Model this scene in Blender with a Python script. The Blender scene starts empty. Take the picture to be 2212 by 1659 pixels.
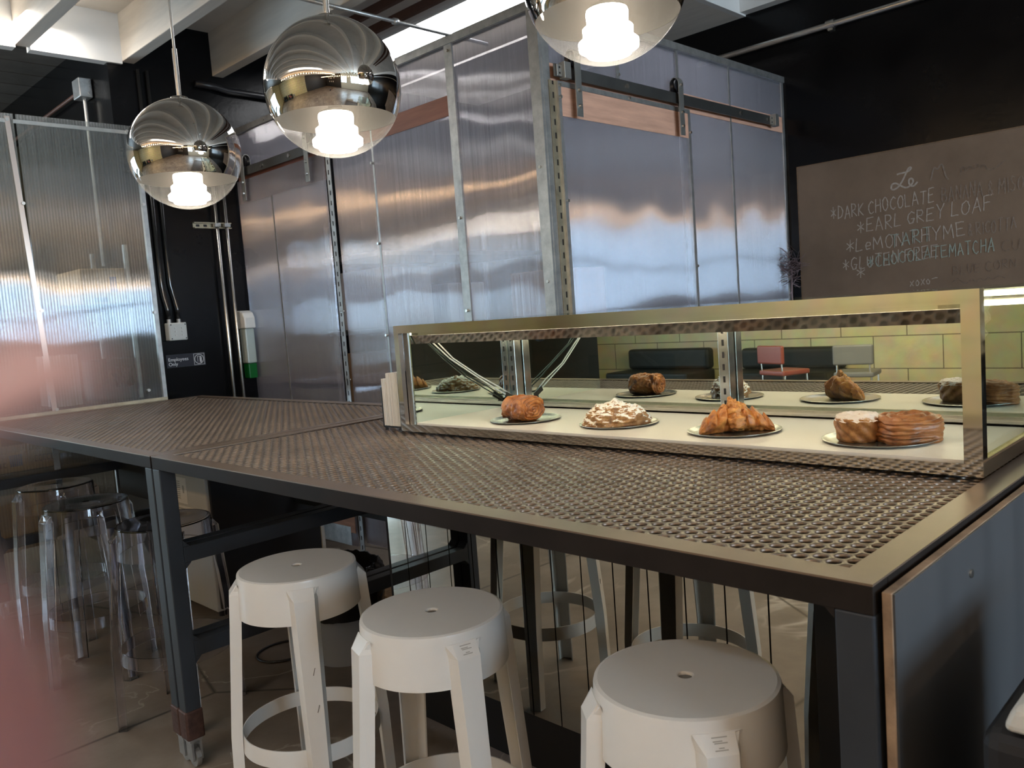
import bpy, math, random
import numpy as np
from mathutils import Vector, Matrix, noise
R = math.radians
SC = bpy.context.scene
COL = SC.collection
rnd = random.Random(7)

# ------------------------------------------------------------------ camera
cam_d = bpy.data.cameras.new('camera')
cam = bpy.data.objects.new('camera', cam_d)
COL.objects.link(cam)
SC.camera = cam
CAM = Vector((0, 0, 1.43))
YAW, PIT, ROL = R(44.92), R(-5.02), R(-4.18)
fw = Vector((math.cos(YAW) * math.cos(PIT), math.sin(YAW) * math.cos(PIT), math.sin(PIT)))
rt = Vector((math.sin(YAW), -math.cos(YAW), 0))
up = rt.cross(fw)
r2 = rt * math.cos(ROL) + up * math.sin(ROL)
u2 = -rt * math.sin(ROL) + up * math.cos(ROL)
cam.matrix_world = Matrix(((r2.x, u2.x, -fw.x, CAM.x), (r2.y, u2.y, -fw.y, CAM.y), (r2.z, u2.z, -fw.z, CAM.z), (0, 0, 0, 1)))
cam_d.sensor_width = 36
cam_d.lens = 1780 / 2212 * 36
cam_d.clip_start = 0.005
cam_d.dof.use_dof = True
cam_d.dof.focus_distance = 2.3
cam_d.dof.aperture_fstop = 9.7

# ------------------------------------------------------------------ world, exposure, large lights
w = bpy.data.worlds.new('daylight')
SC.world = w
w.use_nodes = True
w.node_tree.nodes['Background'].inputs[0].default_value = (.62, .72, .85, 1)
w.node_tree.nodes['Background'].inputs[1].default_value = 1.0
SC.view_settings.view_transform = 'Standard'
SC.view_settings.look = 'None'
SC.view_settings.gamma = 1
SC.view_settings.exposure = 1.05
SC.cycles.max_bounces = 10
SC.cycles.glossy_bounces = 6
SC.cycles.transmission_bounces = 8
SC.cycles.transparent_max_bounces = 24
SC.cycles.sample_clamp_indirect = 6
SC.cycles.caustics_reflective = False
SC.cycles.caustics_refractive = False


def area(name, loc, target, size, power, color):
    d = bpy.data.lights.new(name, 'AREA')
    d.shape = 'RECTANGLE'
    d.size, d.size_y = size
    d.energy = power
    d.color = color
    o = bpy.data.objects.new(name, d)
    COL.objects.link(o)
    o.location = loc
    o.rotation_euler = (Vector(target) - Vector(loc)).to_track_quat('-Z', 'Y').to_euler()
    return o


area('wall_washer', (-4.6, 3.6, 3.0), (-6, 3.7, 1.0), (.3, 6.0), 65, (1, .82, .52))
area('kitchen_fill', (1.0, 5.34, 3.2), (1.1, 5.5, 0), (1.6, .25), 22, (1, .95, .88))  # unseen fill lamp added to brighten the goods behind the screen

# ------------------------------------------------------------------ helpers


def tag(o, label=None, cat=None, group=None, kind=None):
    if label: o['label'] = label
    if cat: o['category'] = cat
    if group: o['group'] = group
    if kind: o['kind'] = kind
    return o


def thing(name, label, cat, loc=(0, 0, 0), rz=0, group=None):
    o = bpy.data.objects.new(name, None)
    COL.objects.link(o)
    o.empty_display_size = .05
    o.location = loc
    o.rotation_euler = (0, 0, rz)
    return tag(o, label, cat, group)


def copy_tree(o, parent=None):
    c = o.copy()
    COL.objects.link(c)
    if parent is not None: c.parent = parent
    for ch in [x for x in o.children]:
        copy_tree(ch, c)
    return c


class MB:
    def __init__(s):
        s.v, s.f, s.m = [], [], []
        s.mi = 0

    def add(s, vs, fs):
        b = len(s.v)
        s.v += [tuple(x) for x in vs]
        s.f += [tuple(b + i for i in f) for f in fs]
        s.m += [s.mi] * len(fs)
        return s

    def box(s, x0, x1, y0, y1, z0, z1):
        x0, x1 = sorted((x0, x1)); y0, y1 = sorted((y0, y1)); z0, z1 = sorted((z0, z1))
        return s.add([(x, y, z) for x in (x0, x1) for y in (y0, y1) for z in (z0, z1)],
                     [(0, 1, 3, 2), (4, 6, 7, 5), (0, 4, 5, 1), (2, 3, 7, 6), (0, 2, 6, 4), (1, 5, 7, 3)])

    def obox(s, c, ax, ay, az):
        c, ax, ay, az = map(Vector, (c, ax, ay, az))
        return s.add([c + ax * i + ay * j + az * k for i in (-1, 1) for j in (-1, 1) for k in (-1, 1)],
                     [(0, 1, 3, 2), (4, 6, 7, 5), (0, 4, 5, 1), (2, 3, 7, 6), (0, 2, 6, 4), (1, 5, 7, 3)])

    def tube(s, path, r, n=10, caps=True, closed=False):
        P = [Vector(p) for p in path]
        L = len(P)
        rr = r if isinstance(r, (list, tuple)) else [r] * L
        rings = []
        prev = None
        for i, p in enumerate(P):
            if closed:
                t = P[(i + 1) % L] - P[i - 1]
            else:
                t = P[min(i + 1, L - 1)] - P[max(i - 1, 0)]
            t.normalize()
            if prev is None:
                a = t.orthogonal().normalized()
            else:
                a = (prev - t * prev.dot(t))
                a = a.normalized() if a.length > 1e-6 else t.orthogonal().normalized()
            prev = a
            b = t.cross(a)
            rings.append([p + (a * math.cos(2 * math.pi * k / n) + b * math.sin(2 * math.pi * k / n)) * rr[i] for k in range(n)])
        vs = [q for ring in rings for q in ring]
        fs = []
        M = L if closed else L - 1
        for i in range(M):
            j = (i + 1) % L
            for k in range(n):
                k2 = (k + 1) % n
                fs.append((i * n + k, i * n + k2, j * n + k2, j * n + k))
        if caps and not closed:
            fs.append(tuple(range(n - 1, -1, -1)))
            fs.append(tuple((L - 1) * n + k for k in range(n)))
        return s.add(vs, fs)

    def lathe(s, prof, n=32, c=(0, 0, 0), close=False):
        vs, fs = [], []
        L = len(prof)
        for (r, z) in prof:
            for k in range(n):
                a = 2 * math.pi * k / n
                vs.append((c[0] + max(r, 1e-5) * math.cos(a), c[1] + max(r, 1e-5) * math.sin(a), c[2] + z))
        for i in range(L if close else L - 1):
            j = (i + 1) % L
            for k in range(n):
                k2 = (k + 1) % n
                fs.append((i * n + k, i * n + k2, j * n + k2, j * n + k))
        return s.add(vs, fs)

    def prism(s, poly, d, off=0):
        """poly: list of 3-D points (planar), extruded by vector d"""
        d = Vector(d)
        P = [Vector(p) for p in poly]
        n = len(P)
        vs = P + [p + d for p in P]
        fs = [tuple(range(n - 1, -1, -1)), tuple(range(n, 2 * n))]
        fs += [(i, (i + 1) % n, n + (i + 1) % n, n + i) for i in range(n)]
        return s.add(vs, fs)

    def grid(s, nu, nv, fn, cu=False, cv=False):
        vs = [fn(i / (nu if cu else nu - 1), j / (nv if cv else nv - 1)) for i in range(nu) for j in range(nv)]
        fs = []
        for i in range(nu if cu else nu - 1):
            for j in range(nv if cv else nv - 1):
                i2, j2 = (i + 1) % nu, (j + 1) % nv
                fs.append((i * nv + j, i2 * nv + j, i2 * nv + j2, i * nv + j2))
        return s.add(vs, fs)

    def build(s, name, mat, parent=None, smooth=False, bev=0, org=None, auto=None, kind=None, seg=2):
        if parent is not None and org is None:
            org = (0, 0, 0)
            p = parent
            while p is not None:
                org = Vector(org) + p.location
                p = p.parent
        o = Vector(org) if org is not None else Vector((0, 0, 0))
        me = bpy.data.meshes.new(name)
        me.from_pydata([(v[0] - o.x, v[1] - o.y, v[2] - o.z) for v in s.v], [], s.f)
        for mm in (mat if isinstance(mat, (list, tuple)) else [mat]):
            me.materials.append(mm)
        if s.mi or any(s.m):
            me.polygons.foreach_set('material_index', s.m)
        import bmesh
        bm = bmesh.new(); bm.from_mesh(me)
        bmesh.ops.recalc_face_normals(bm, faces=bm.faces)
        bm.to_mesh(me); bm.free()
        if smooth:
            me.polygons.foreach_set('use_smooth', [True] * len(me.polygons))
            if auto:
                me.set_sharp_from_angle(angle=R(auto))
        ob = bpy.data.objects.new(name, me)
        COL.objects.link(ob)
        if parent is not None:
            ob.parent = parent
        elif org is not None:
            ob.location = o
        if bev:
            md = ob.modifiers.new('edge', 'BEVEL')
            md.width = bev; md.segments = seg; md.limit_method = 'ANGLE'
        if kind: ob['kind'] = kind
        return ob


def struct(name, mb, mat, **k):
    o = mb.build(name, mat, **k)
    o['kind'] = 'structure'
    return o


# ------------------------------------------------------------------ materials
def nt(name):
    m = bpy.data.materials.new(name)
    m.use_nodes = True
    t = m.node_tree
    t.nodes.clear()
    return m, t, t.nodes.new('ShaderNodeOutputMaterial')


def L(t, a, b):
    t.links.new(a, b)


def mat(name, col, rough=.5, metal=0, var=0, vs=6, bump=0, bs=60, rv=0, spec=.5, coat=0, stretch=(1, 1, 1), trans=0, ior=1.45, col2=None, sss=0):
    m, t, out = nt(name)
    p = t.nodes.new('ShaderNodeBsdfPrincipled')
    L(t, p.outputs[0], out.inputs[0])
    p.inputs['Base Color'].default_value = (*col, 1)
    p.inputs['Roughness'].default_value = rough
    p.inputs['Metallic'].default_value = metal
    p.inputs['Specular IOR Level'].default_value = spec
    p.inputs['Coat Weight'].default_value = coat
    p.inputs['Coat Roughness'].default_value = .08
    p.inputs['Transmission Weight'].default_value = trans
    p.inputs['IOR'].default_value = ior
    if sss:
        p.inputs['Subsurface Weight'].default_value = sss
        p.inputs['Subsurface Radius'].default_value = (.01, .004, .002)
    tc = t.nodes.new('ShaderNodeTexCoord')
    mp = t.nodes.new('ShaderNodeMapping')
    mp.inputs['Scale'].default_value = stretch
    L(t, tc.outputs['Object'], mp.inputs[0])
    if var or rv or col2:
        n = t.nodes.new('ShaderNodeTexNoise')
        n.inputs['Scale'].default_value = vs
        n.inputs['Detail'].default_value = 6
        n.inputs['Roughness'].default_value = .6
        L(t, mp.outputs[0], n.inputs['Vector'])
        if var or col2:
            r = t.nodes.new('ShaderNodeValToRGB')
            a = tuple(c * (1 - var) for c in col)
            b = tuple(min(1, c * (1 + var)) for c in (col2 or col))
            r.color_ramp.elements[0].color = (*a, 1)
            r.color_ramp.elements[1].color = (*b, 1)
            r.color_ramp.elements[0].position = .3
            r.color_ramp.elements[1].position = .7
            L(t, n.outputs['Fac'], r.inputs[0])
            L(t, r.outputs[0], p.inputs['Base Color'])
        if rv:
            q = t.nodes.new('ShaderNodeMapRange')
            q.inputs['To Min'].default_value = max(.02, rough - rv)
            q.inputs['To Max'].default_value = min(1, rough + rv)
            L(t, n.outputs['Fac'], q.inputs['Value'])
            L(t, q.outputs[0], p.inputs['Roughness'])
    if bump:
        n2 = t.nodes.new('ShaderNodeTexNoise')
        n2.inputs['Scale'].default_value = bs
        n2.inputs['Detail'].default_value = 4
        L(t, mp.outputs[0], n2.inputs['Vector'])
        b = t.nodes.new('ShaderNodeBump')
        b.inputs['Strength'].default_value = bump
        b.inputs['Distance'].default_value = .004
        L(t, n2.outputs['Fac'], b.inputs['Height'])
        L(t, b.outputs[0], p.inputs['Normal'])
    return m


def emit(name, col, st):
    m, t, out = nt(name)
    e = t.nodes.new('ShaderNodeEmission')
    e.inputs[0].default_value = (*col, 1)
    e.inputs[1].default_value = st
    L(t, e.outputs[0], out.inputs[0])
    return m


def thin_glass(name, tint=(.93, .97, .95), rough=.01, base=.06, ior=1.5, smear=0):
    m, t, out = nt(name)
    g = t.nodes.new('ShaderNodeBsdfGlossy')
    g.inputs['Roughness'].default_value = rough
    tr = t.nodes.new('ShaderNodeBsdfTransparent')
    tr.inputs[0].default_value = (*tint, 1)
    fr = t.nodes.new('ShaderNodeLayerWeight')
    fr.inputs[0].default_value = .5
    pw = t.nodes.new('ShaderNodeMath'); pw.operation = 'POWER'; pw.inputs[1].default_value = 5
    L(t, fr.outputs['Facing'], pw.inputs[0])
    ad = t.nodes.new('ShaderNodeMath'); ad.operation = 'MULTIPLY_ADD'; ad.use_clamp = True
    ad.inputs[1].default_value = .55; ad.inputs[2].default_value = base * .5 + ((ior - 1) / (ior + 1)) ** 2
    L(t, pw.outputs[0], ad.inputs[0])
    mx = t.nodes.new('ShaderNodeMixShader')
    L(t, ad.outputs[0], mx.inputs[0]); L(t, tr.outputs[0], mx.inputs[1]); L(t, g.outputs[0], mx.inputs[2])
    L(t, mx.outputs[0], out.inputs[0])
    return m


def polycarb(name, axis, pitch, gloss, transp, tint, milk, aniso=.9, rough=.2, rib=.35):
    """twin-wall sheet: vertical flutes smear what it mirrors sideways; part clear, part milky"""
    m, t, out = nt(name)
    tc = t.nodes.new('ShaderNodeTexCoord')
    sx = t.nodes.new('ShaderNodeSeparateXYZ')
    L(t, tc.outputs['Object'], sx.inputs[0])
    co = sx.outputs['XYZ'.index(axis)]
    mul = t.nodes.new('ShaderNodeMath'); mul.operation = 'MULTIPLY'; mul.inputs[1].default_value = 2 * math.pi / pitch
    L(t, co, mul.inputs[0])
    sn = t.nodes.new('ShaderNodeMath'); sn.operation = 'SINE'
    L(t, mul.outputs[0], sn.inputs[0])
    ribs = t.nodes.new('ShaderNodeMapRange')
    ribs.inputs['From Min'].default_value = -1
    ribs.inputs['To Min'].default_value = 1 - rib
    ribs.inputs['To Max'].default_value = 1
    L(t, sn.outputs[0], ribs.inputs['Value'])
    # fine scuffed streaks running down the flutes
    mp = t.nodes.new('ShaderNodeMapping')
    mp.inputs['Scale'].default_value = (130, 130, 1.4)
    L(t, tc.outputs['Object'], mp.inputs[0])
    ns = t.nodes.new('ShaderNodeTexNoise')
    ns.inputs['Scale'].default_value = 1.0; ns.inputs['Detail'].default_value = 4
    L(t, mp.outputs[0], ns.inputs['Vector'])
    # broad waviness of the sheet
    nw = t.nodes.new('ShaderNodeTexNoise')
    nw.inputs['Scale'].default_value = 1.7; nw.inputs['Detail'].default_value = 1
    L(t, tc.outputs['Object'], nw.inputs['Vector'])
    bp = t.nodes.new('ShaderNodeBump')
    bp.inputs['Strength'].default_value = .2; bp.inputs['Distance'].default_value = .06
    L(t, nw.outputs['Fac'], bp.inputs['Height'])
    gl = t.nodes.new('ShaderNodeBsdfAnisotropic') if hasattr(bpy.types, 'ShaderNodeBsdfAnisotropic') else t.nodes.new('ShaderNodeBsdfGlossy')
    gl.inputs['Color'].default_value = (.93, .93, 1, 1)
    gl.inputs['Roughness'].default_value = rough
    gl.inputs['Anisotropy'].default_value = aniso
    tg = t.nodes.new('ShaderNodeCombineXYZ'); tg.inputs[2].default_value = 1
    L(t, tg.outputs[0], gl.inputs['Tangent'])
    L(t, bp.outputs[0], gl.inputs['Normal'])
    tr = t.nodes.new('ShaderNodeBsdfTransparent'); tr.inputs[0].default_value = (*tint, 1)
    tl = t.nodes.new('ShaderNodeBsdfTranslucent'); tl.inputs[0].default_value = (*milk, 1)
    df = t.nodes.new('ShaderNodeBsdfDiffuse'); df.inputs[0].default_value = (*milk, 1)
    m1 = t.nodes.new('ShaderNodeMixShader'); m1.inputs[0].default_value = .35
    L(t, tl.outputs[0], m1.inputs[1]); L(t, df.outputs[0], m1.inputs[2])
    m2 = t.nodes.new('ShaderNodeMixShader')
    rt_ = t.nodes.new('ShaderNodeMapRange')
    rt_.inputs['From Min'].default_value = -1
    rt_.inputs['To Min'].default_value = transp * (1 - rib * .35); rt_.inputs['To Max'].default_value = transp
    L(t, sn.outputs[0], rt_.inputs['Value'])
    st_ = t.nodes.new('ShaderNodeMapRange')
    st_.inputs['From Min'].default_value = .3; st_.inputs['From Max'].default_value = .7
    st_.inputs['To Min'].default_value = 1.06; st_.inputs['To Max'].default_value = .80
    L(t, ns.outputs['Fac'], st_.inputs['Value'])
    f2 = t.nodes.new('ShaderNodeMath'); f2.operation = 'MULTIPLY'; f2.use_clamp = True
    L(t, rt_.outputs[0], f2.inputs[0]); L(t, st_.outputs[0], f2.inputs[1]); L(t, f2.outputs[0], m2.inputs[0])
    L(t, m1.outputs[0], m2.inputs[1]); L(t, tr.outputs[0], m2.inputs[2])
    fr = t.nodes.new('ShaderNodeLayerWeight'); fr.inputs[0].default_value = .35
    L(t, bp.outputs[0], fr.inputs['Normal'])
    s1 = t.nodes.new('ShaderNodeMapRange')
    s1.inputs['To Min'].default_value = gloss * .55; s1.inputs['To Max'].default_value = min(1, gloss * 1.4)
    L(t, fr.outputs['Facing'], s1.inputs['Value'])
    s2 = t.nodes.new('ShaderNodeMath'); s2.operation = 'MULTIPLY'
    s3 = t.nodes.new('ShaderNodeMapRange')
    s3.inputs['From Min'].default_value = .3; s3.inputs['From Max'].default_value = .7
    s3.inputs['To Min'].default_value = .62; s3.inputs['To Max'].default_value = 1.2
    L(t, ns.outputs['Fac'], s3.inputs['Value'])
    L(t, s1.outputs[0], s2.inputs[0]); L(t, s3.outputs[0], s2.inputs[1])
    s4 = t.nodes.new('ShaderNodeMath'); s4.operation = 'MULTIPLY'
    L(t, s2.outputs[0], s4.inputs[0]); L(t, ribs.outputs[0], s4.inputs[1])
    s2 = s4
    m3 = t.nodes.new('ShaderNodeMixShader')
    L(t, s2.outputs[0], m3.inputs[0]); L(t, m2.outputs[0], m3.inputs[1]); L(t, gl.outputs[0], m3.inputs[2])
    L(t, m3.outputs[0], out.inputs[0])
    return m


K = {}
K['black_wall'] = mat('gloss_black_paint', (.004, .004, .0045), .2, var=.3, vs=3, bump=.12, bs=45, rv=.08, spec=.22)
K['yellow_wall'] = None
K['ceiling'] = mat('white_painted_deck', (.64, .60, .55), .7, var=.1, vs=2)
K['joist'] = mat('cream_painted_timber', (.70, .65, .58), .6, var=.08, vs=4, stretch=(6, .6, 6), bump=.1, bs=30)
K['white_paint'] = mat('white_board_paint', (.72, .71, .69), .5, var=.05, vs=3)
K['slat'] = mat('dark_brown_slats', (.085, .075, .064), .6, var=.3, vs=4)
K['brown'] = mat('rust_brown_paint', (.09, .04, .025), .5, var=.2)
K['steel_dark'] = mat('blackened_steel', (.020, .016, .014), .55, .0, spec=.08, var=.25, vs=7, rv=.1)
K['lit_steel'] = mat('lit_frame_steel', (.20, .148, .110), .34, .55, var=.15, vs=9, rv=.05)  # frame steel lightened to paint in the light on its upper face
K['steel_plate'] = mat('perforated_bronze_steel', (.165, .130, .104), .31, .6, var=.2, vs=5, rv=.06)
K['steel_rail'] = mat('daylit_steel_tube', (.034, .039, .047), .45, .1, spec=.25, var=.2, vs=3, rv=.06)  # blue of the window daylight mixed into the tube colour
K['steel_back'] = mat('dark_backing_steel', (.045, .036, .03), .5, .3, var=.25, vs=9)
K['steel_blue'] = mat('blue_grey_steel_sheet', (.050, .051, .054), .5, .0, var=.22, vs=1.6, stretch=(4, 4, .5), rv=.07)
K['rust'] = mat('welded_rusty_steel', (.10, .055, .045), .55, .6, var=.4, vs=30, bump=.3, bs=80)
K['plywood'] = mat('plywood_edge', (.24, .16, .10), .75, var=.45, vs=14, stretch=(1, 1, 1))
K['chrome'] = mat('chrome', (.72, .70, .66), .06, 1, rv=.03, vs=4)
K['upright'] = mat('bright_steel_upright', (.66, .68, .70), .2, 1, rv=.08, vs=40)
K['alu'] = mat('brushed_aluminium', (.62, .61, .58), .28, 1, var=.08, vs=30)
K['galv'] = mat('galvanised_steel', (.42, .42, .41), .42, .85, var=.2, vs=22)
K['galv_gold'] = mat('zinc_plated_steel', (.44, .38, .27), .42, .85, var=.25, vs=12)
K['track'] = mat('dark_flat_steel', (.14, .14, .135), .35, .8, var=.15)
K['hang'] = mat('grey_steel_strap', (.36, .36, .34), .35, .8, var=.12)
K['rubber'] = mat('black_rubber', (.012, .012, .013), .5)
K['black'] = mat('black_plastic', (.012, .012, .014), .35)
K['deepblack'] = mat('matt_black_board', (.008, .008, .01), .6)
K['mirror'] = mat('mirror', (.80, .86, .80), .0, 1)
K['mirror_blue'] = mat('cool_mirror', (.66, .80, .82), .02, 1)
K['mirror_dark'] = mat('smoked_mirror', (.70, .68, .60), .015, 1)
K['white_shelf'] = mat('warm_white_laminate', (.80, .77, .70), .35, var=.03)
K['glass'] = thin_glass('thin_glass')
K['glass_edge'] = mat('green_glass_edge', (.25, .5, .45), .1, trans=.6)
K['stool_white'] = mat('cream_white_polycarbonate', (.69, .695, .68), .24, var=.03, vs=5, bump=.02, bs=300, spec=.5)
K['scuff'] = mat('dark_scuff', (.2, .19, .17), .6)
K['grey_print'] = mat('grey_print', (.35, .35, .33), .5)
K['wood_pink'] = mat('pale_fir_board', (.60, .34, .24), .55, var=.18, vs=3, stretch=(1.2, 1.2, 12))
K['wood_dark'] = mat('brown_fir_board', (.27, .115, .08), .5, var=.2, vs=3, stretch=(1.2, 1.2, 12))
K['white_plastic'] = mat('white_plastic', (.75, .74, .70), .35)
K['grey_plastic'] = mat('grey_plastic', (.30, .31, .32), .45)
K['grey_box'] = mat('light_grey_enclosure', (.52, .52, .49), .45)
K['carton'] = mat('brown_cardboard', (.42, .27, .14), .75, var=.08, vs=6)
K['print_blue'] = mat('blue_print', (.05, .09, .25), .7)
K['print_brown'] = mat('brown_print', (.12, .06, .03), .7)
K['paper'] = mat('white_paper', (.80, .79, .76), .8, var=.03)
K['fridge_white'] = mat('off_white_enamel', (.55, .55, .53), .4)
K['bag'] = mat('black_bin_liner', (.008, .008, .009), .18, bump=.9, bs=28)
K['osb'] = mat('osb_board', (.32, .19, .09), .7, var=.5, vs=40)
K['board'] = mat('brown_grey_slate', (.18, .132, .098), .62, var=.2, vs=2.2, rv=.05, spec=.3)
K['chalk'] = mat('chalk', (.36, .33, .30), .9, var=.25, vs=60)
K['chalk_faint'] = mat('rubbed_chalk', (.20, .165, .14), .9, var=.3, vs=60)
K['chalk_trace'] = mat('chalk_trace', (.155, .12, .095), .9, var=.3, vs=60)
K['chalk_green'] = mat('pale_green_chalk', (.27, .33, .30), .9, var=.25, vs=60)
K['sign_white'] = mat('white_lettering', (.75, .75, .75), .5)
K['sign'] = mat('black_sign_plate', (.012, .012, .02), .3)
K['dried'] = mat('dried_purple_brown_leaf', (.17, .125, .135), .7, var=.4, vs=20)
K['green_gel'] = mat('green_liquid', (.006, .13, .025), .2)
K['clear_bottle'] = mat('milky_bottle_plastic', (.46, .53, .50), .25)
K['tape'] = mat('black_tape', (.01, .01, .01), .4)
K['cable'] = mat('white_cable', (.72, .72, .66), .45)
K['leather'] = mat('black_leather', (.015, .016, .014), .5, spec=.25, bump=.1)
K['red_seat'] = mat('red_vinyl', (.24, .06, .045), .35)
K['grey_seat'] = mat('grey_vinyl', (.14, .14, .14), .45)
K['crate'] = mat('dark_green_crate_plastic', (.03, .07, .055), .45)
K['mint'] = mat('pale_mint_wall', (.62, .68, .64), .7)
K['charcoal'] = mat('charcoal_wall', (.03, .028, .027), .5)
K['foil'] = mat('dull_silver_lining', (.62, .66, .74), .4, .5, var=.2, vs=18, bump=.3, bs=40)  # silver standing in for light reflected inside hollow clear legs
K['skin'] = mat('finger_skin', (.20, .078, .066), .45, var=.1, vs=90, sss=.3)
K['nail'] = mat('finger_nail', (.70, .36, .30), .25)
K['bulb'] = emit('warm_bulb', (1, .62, .30), 65)
K['lamp_glow'] = emit('lamp_and_reflections_glow', (1, .92, .80), 19)  # one glow for the lamp and its built-in reflections in the glass
K['case_tube'] = emit('warm_light_tube', (1, .82, .56), 13)
K['sky'] = emit('sky_through_glass', (.58, .80, 1), 14)
K['sky_far'] = emit('sky_through_far_window', (.60, .81, 1), 8)
K['sky_cafe'] = emit('sky_through_cafe_skylight', (.90, .95, 1), 8)
K['sky_top'] = emit('bright_sky_through_skylight', (.97, .98, 1), 7)
K['acrylic'] = mat('clear_acrylic', (.93, .92, .97), .03, trans=1, ior=1.42)


def pc(name, **k): return polycarb(name, **k)


K['pc_y'] = polycarb('twin_wall_sheet_along_y', 'Y', .0075, .37, .78, (.88, .88, .91), (.50, .50, .58), rib=.2)
K['pc_x'] = polycarb('twin_wall_sheet_along_x', 'X', .0075, .21, .76, (.88, .89, .91), (.50, .50, .58), rib=.2)
K['pc_clear'] = polycarb('clear_twin_wall_sheet', 'X', .0155, .32, .92, (.92, .95, .93), (.22, .23, .22), rib=.62)
K['pc_low'] = polycarb('clear_twin_wall_lower_sheet', 'X', .0155, .10, .92, (.88, .88, .84), (.5, .46, .4), rib=.4)


def concrete():
    m, t, out = nt('stained_concrete')
    p = t.nodes.new('ShaderNodeBsdfPrincipled')
    L(t, p.outputs[0], out.inputs[0])
    tc = t.nodes.new('ShaderNodeTexCoord')
    n = t.nodes.new('ShaderNodeTexNoise'); n.inputs['Scale'].default_value = 1.3; n.inputs['Detail'].default_value = 9; n.inputs['Roughness'].default_value = .65
    L(t, tc.outputs['Object'], n.inputs['Vector'])
    r = t.nodes.new('ShaderNodeValToRGB')
    e = r.color_ramp.elements
    e[0].position = .3; e[0].color = (.115, .09, .07, 1)
    e[1].position = .7; e[1].color = (.30, .255, .21, 1)
    q = e.new(.5); q.color = (.20, .163, .13, 1)
    L(t, n.outputs['Fac'], r.inputs[0])
    # pale patching veins
    n2 = t.nodes.new('ShaderNodeTexNoise'); n2.inputs['Scale'].default_value = 1.1; n2.inputs['Detail'].default_value = 5
    n2.inputs['Distortion'].default_value = 1.2
    L(t, tc.outputs['Object'], n2.inputs['Vector'])
    r2_ = t.nodes.new('ShaderNodeValToRGB')
    e = r2_.color_ramp.elements
    e[0].position = .488; e[0].color = (0, 0, 0, 1)
    e[1].position = .5; e[1].color = (1, 1, 1, 1)
    q = e.new(.512); q.color = (0, 0, 0, 1)
    L(t, n2.outputs['Fac'], r2_.inputs[0])
    n3 = t.nodes.new('ShaderNodeTexNoise'); n3.inputs['Scale'].default_value = 1.0
    L(t, tc.outputs['Object'], n3.inputs['Vector'])
    r3 = t.nodes.new('ShaderNodeMapRange'); r3.inputs['From Min'].default_value = .5; r3.inputs['From Max'].default_value = .62
    L(t, n3.outputs['Fac'], r3.inputs['Value'])
    mm = t.nodes.new('ShaderNodeMath'); mm.operation = 'MULTIPLY'; mm.use_clamp = True
    L(t, r2_.outputs[0], mm.inputs[0]); L(t, r3.outputs[0], mm.inputs[1])
    mx = t.nodes.new('ShaderNodeMix'); mx.data_type = 'RGBA'
    mx.inputs['B'].default_value = (.50, .45, .38, 1)
    L(t, mm.outputs[0], mx.inputs['Factor']); L(t, r.outputs[0], mx.inputs['A'])
    # joints and cracks
    v = t.nodes.new('ShaderNodeTexVoronoi'); v.feature = 'DISTANCE_TO_EDGE'; v.inputs['Scale'].default_value = .55
    L(t, tc.outputs['Object'], v.inputs['Vector'])
    r4 = t.nodes.new('ShaderNodeMapRange'); r4.inputs['From Max'].default_value = .006
    L(t, v.outputs['Distance'], r4.inputs['Value'])
    mx2 = t.nodes.new('ShaderNodeMix'); mx2.data_type = 'RGBA'
    mx2.inputs['A'].default_value = (.03, .022, .016, 1)
    L(t, r4.outputs[0], mx2.inputs['Factor']); L(t, mx.outputs['Result'], mx2.inputs['B'])
    L(t, mx2.outputs['Result'], p.inputs['Base Color'])
    p.inputs['Roughness'].default_value = .38
    b = t.nodes.new('ShaderNodeBump'); b.inputs['Strength'].default_value = .25; b.inputs['Distance'].default_value = .01
    L(t, n.outputs['Fac'], b.inputs['Height']); L(t, b.outputs[0], p.inputs['Normal'])
    return m


def block_wall(name, c1, c2, mortar, axis='Y', bw=.8, bh=.4):
    m, t, out = nt(name)
    p = t.nodes.new('ShaderNodeBsdfPrincipled'); p.inputs['Roughness'].default_value = .6
    L(t, p.outputs[0], out.inputs[0])
    tc = t.nodes.new('ShaderNodeTexCoord')
    sp = t.nodes.new('ShaderNodeSeparateXYZ'); L(t, tc.outputs['Object'], sp.inputs[0])
    cb = t.nodes.new('ShaderNodeCombineXYZ')
    L(t, sp.outputs['XYZ'.index(axis)], cb.inputs[0]); L(t, sp.outputs[2], cb.inputs[1])
    br = t.nodes.new('ShaderNodeTexBrick')
    br.inputs['Scale'].default_value = 1
    br.inputs['Brick Width'].default_value = bw; br.inputs['Row Height'].default_value = bh
    br.inputs['Mortar Size'].default_value = .006
    br.inputs['Color1'].default_value = (*c1, 1); br.inputs['Color2'].default_value = (*c2, 1); br.inputs['Mortar'].default_value = (*mortar, 1)
    L(t, cb.outputs[0], br.inputs['Vector'])
    n = t.nodes.new('ShaderNodeTexNoise'); n.inputs['Scale'].default_value = 5; n.inputs['Detail'].default_value = 6
    L(t, tc.outputs['Object'], n.inputs['Vector'])
    mx = t.nodes.new('ShaderNodeMix'); mx.data_type = 'RGBA'; mx.blend_type = 'MULTIPLY'; mx.inputs['Factor'].default_value = .5
    L(t, br.outputs['Color'], mx.inputs['A']); L(t, n.outputs['Color'], mx.inputs['B'])
    L(t, br.outputs['Color'], mx.inputs['A'])
    L(t, mx.outputs['Result'], p.inputs['Base Color'])
    b = t.nodes.new('ShaderNodeBump'); b.inputs['Strength'].default_value = .5; b.inputs['Distance'].default_value = .02
    L(t, n.outputs['Fac'], b.inputs['Height']); L(t, b.outputs[0], p.inputs['Normal'])
    return m


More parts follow.
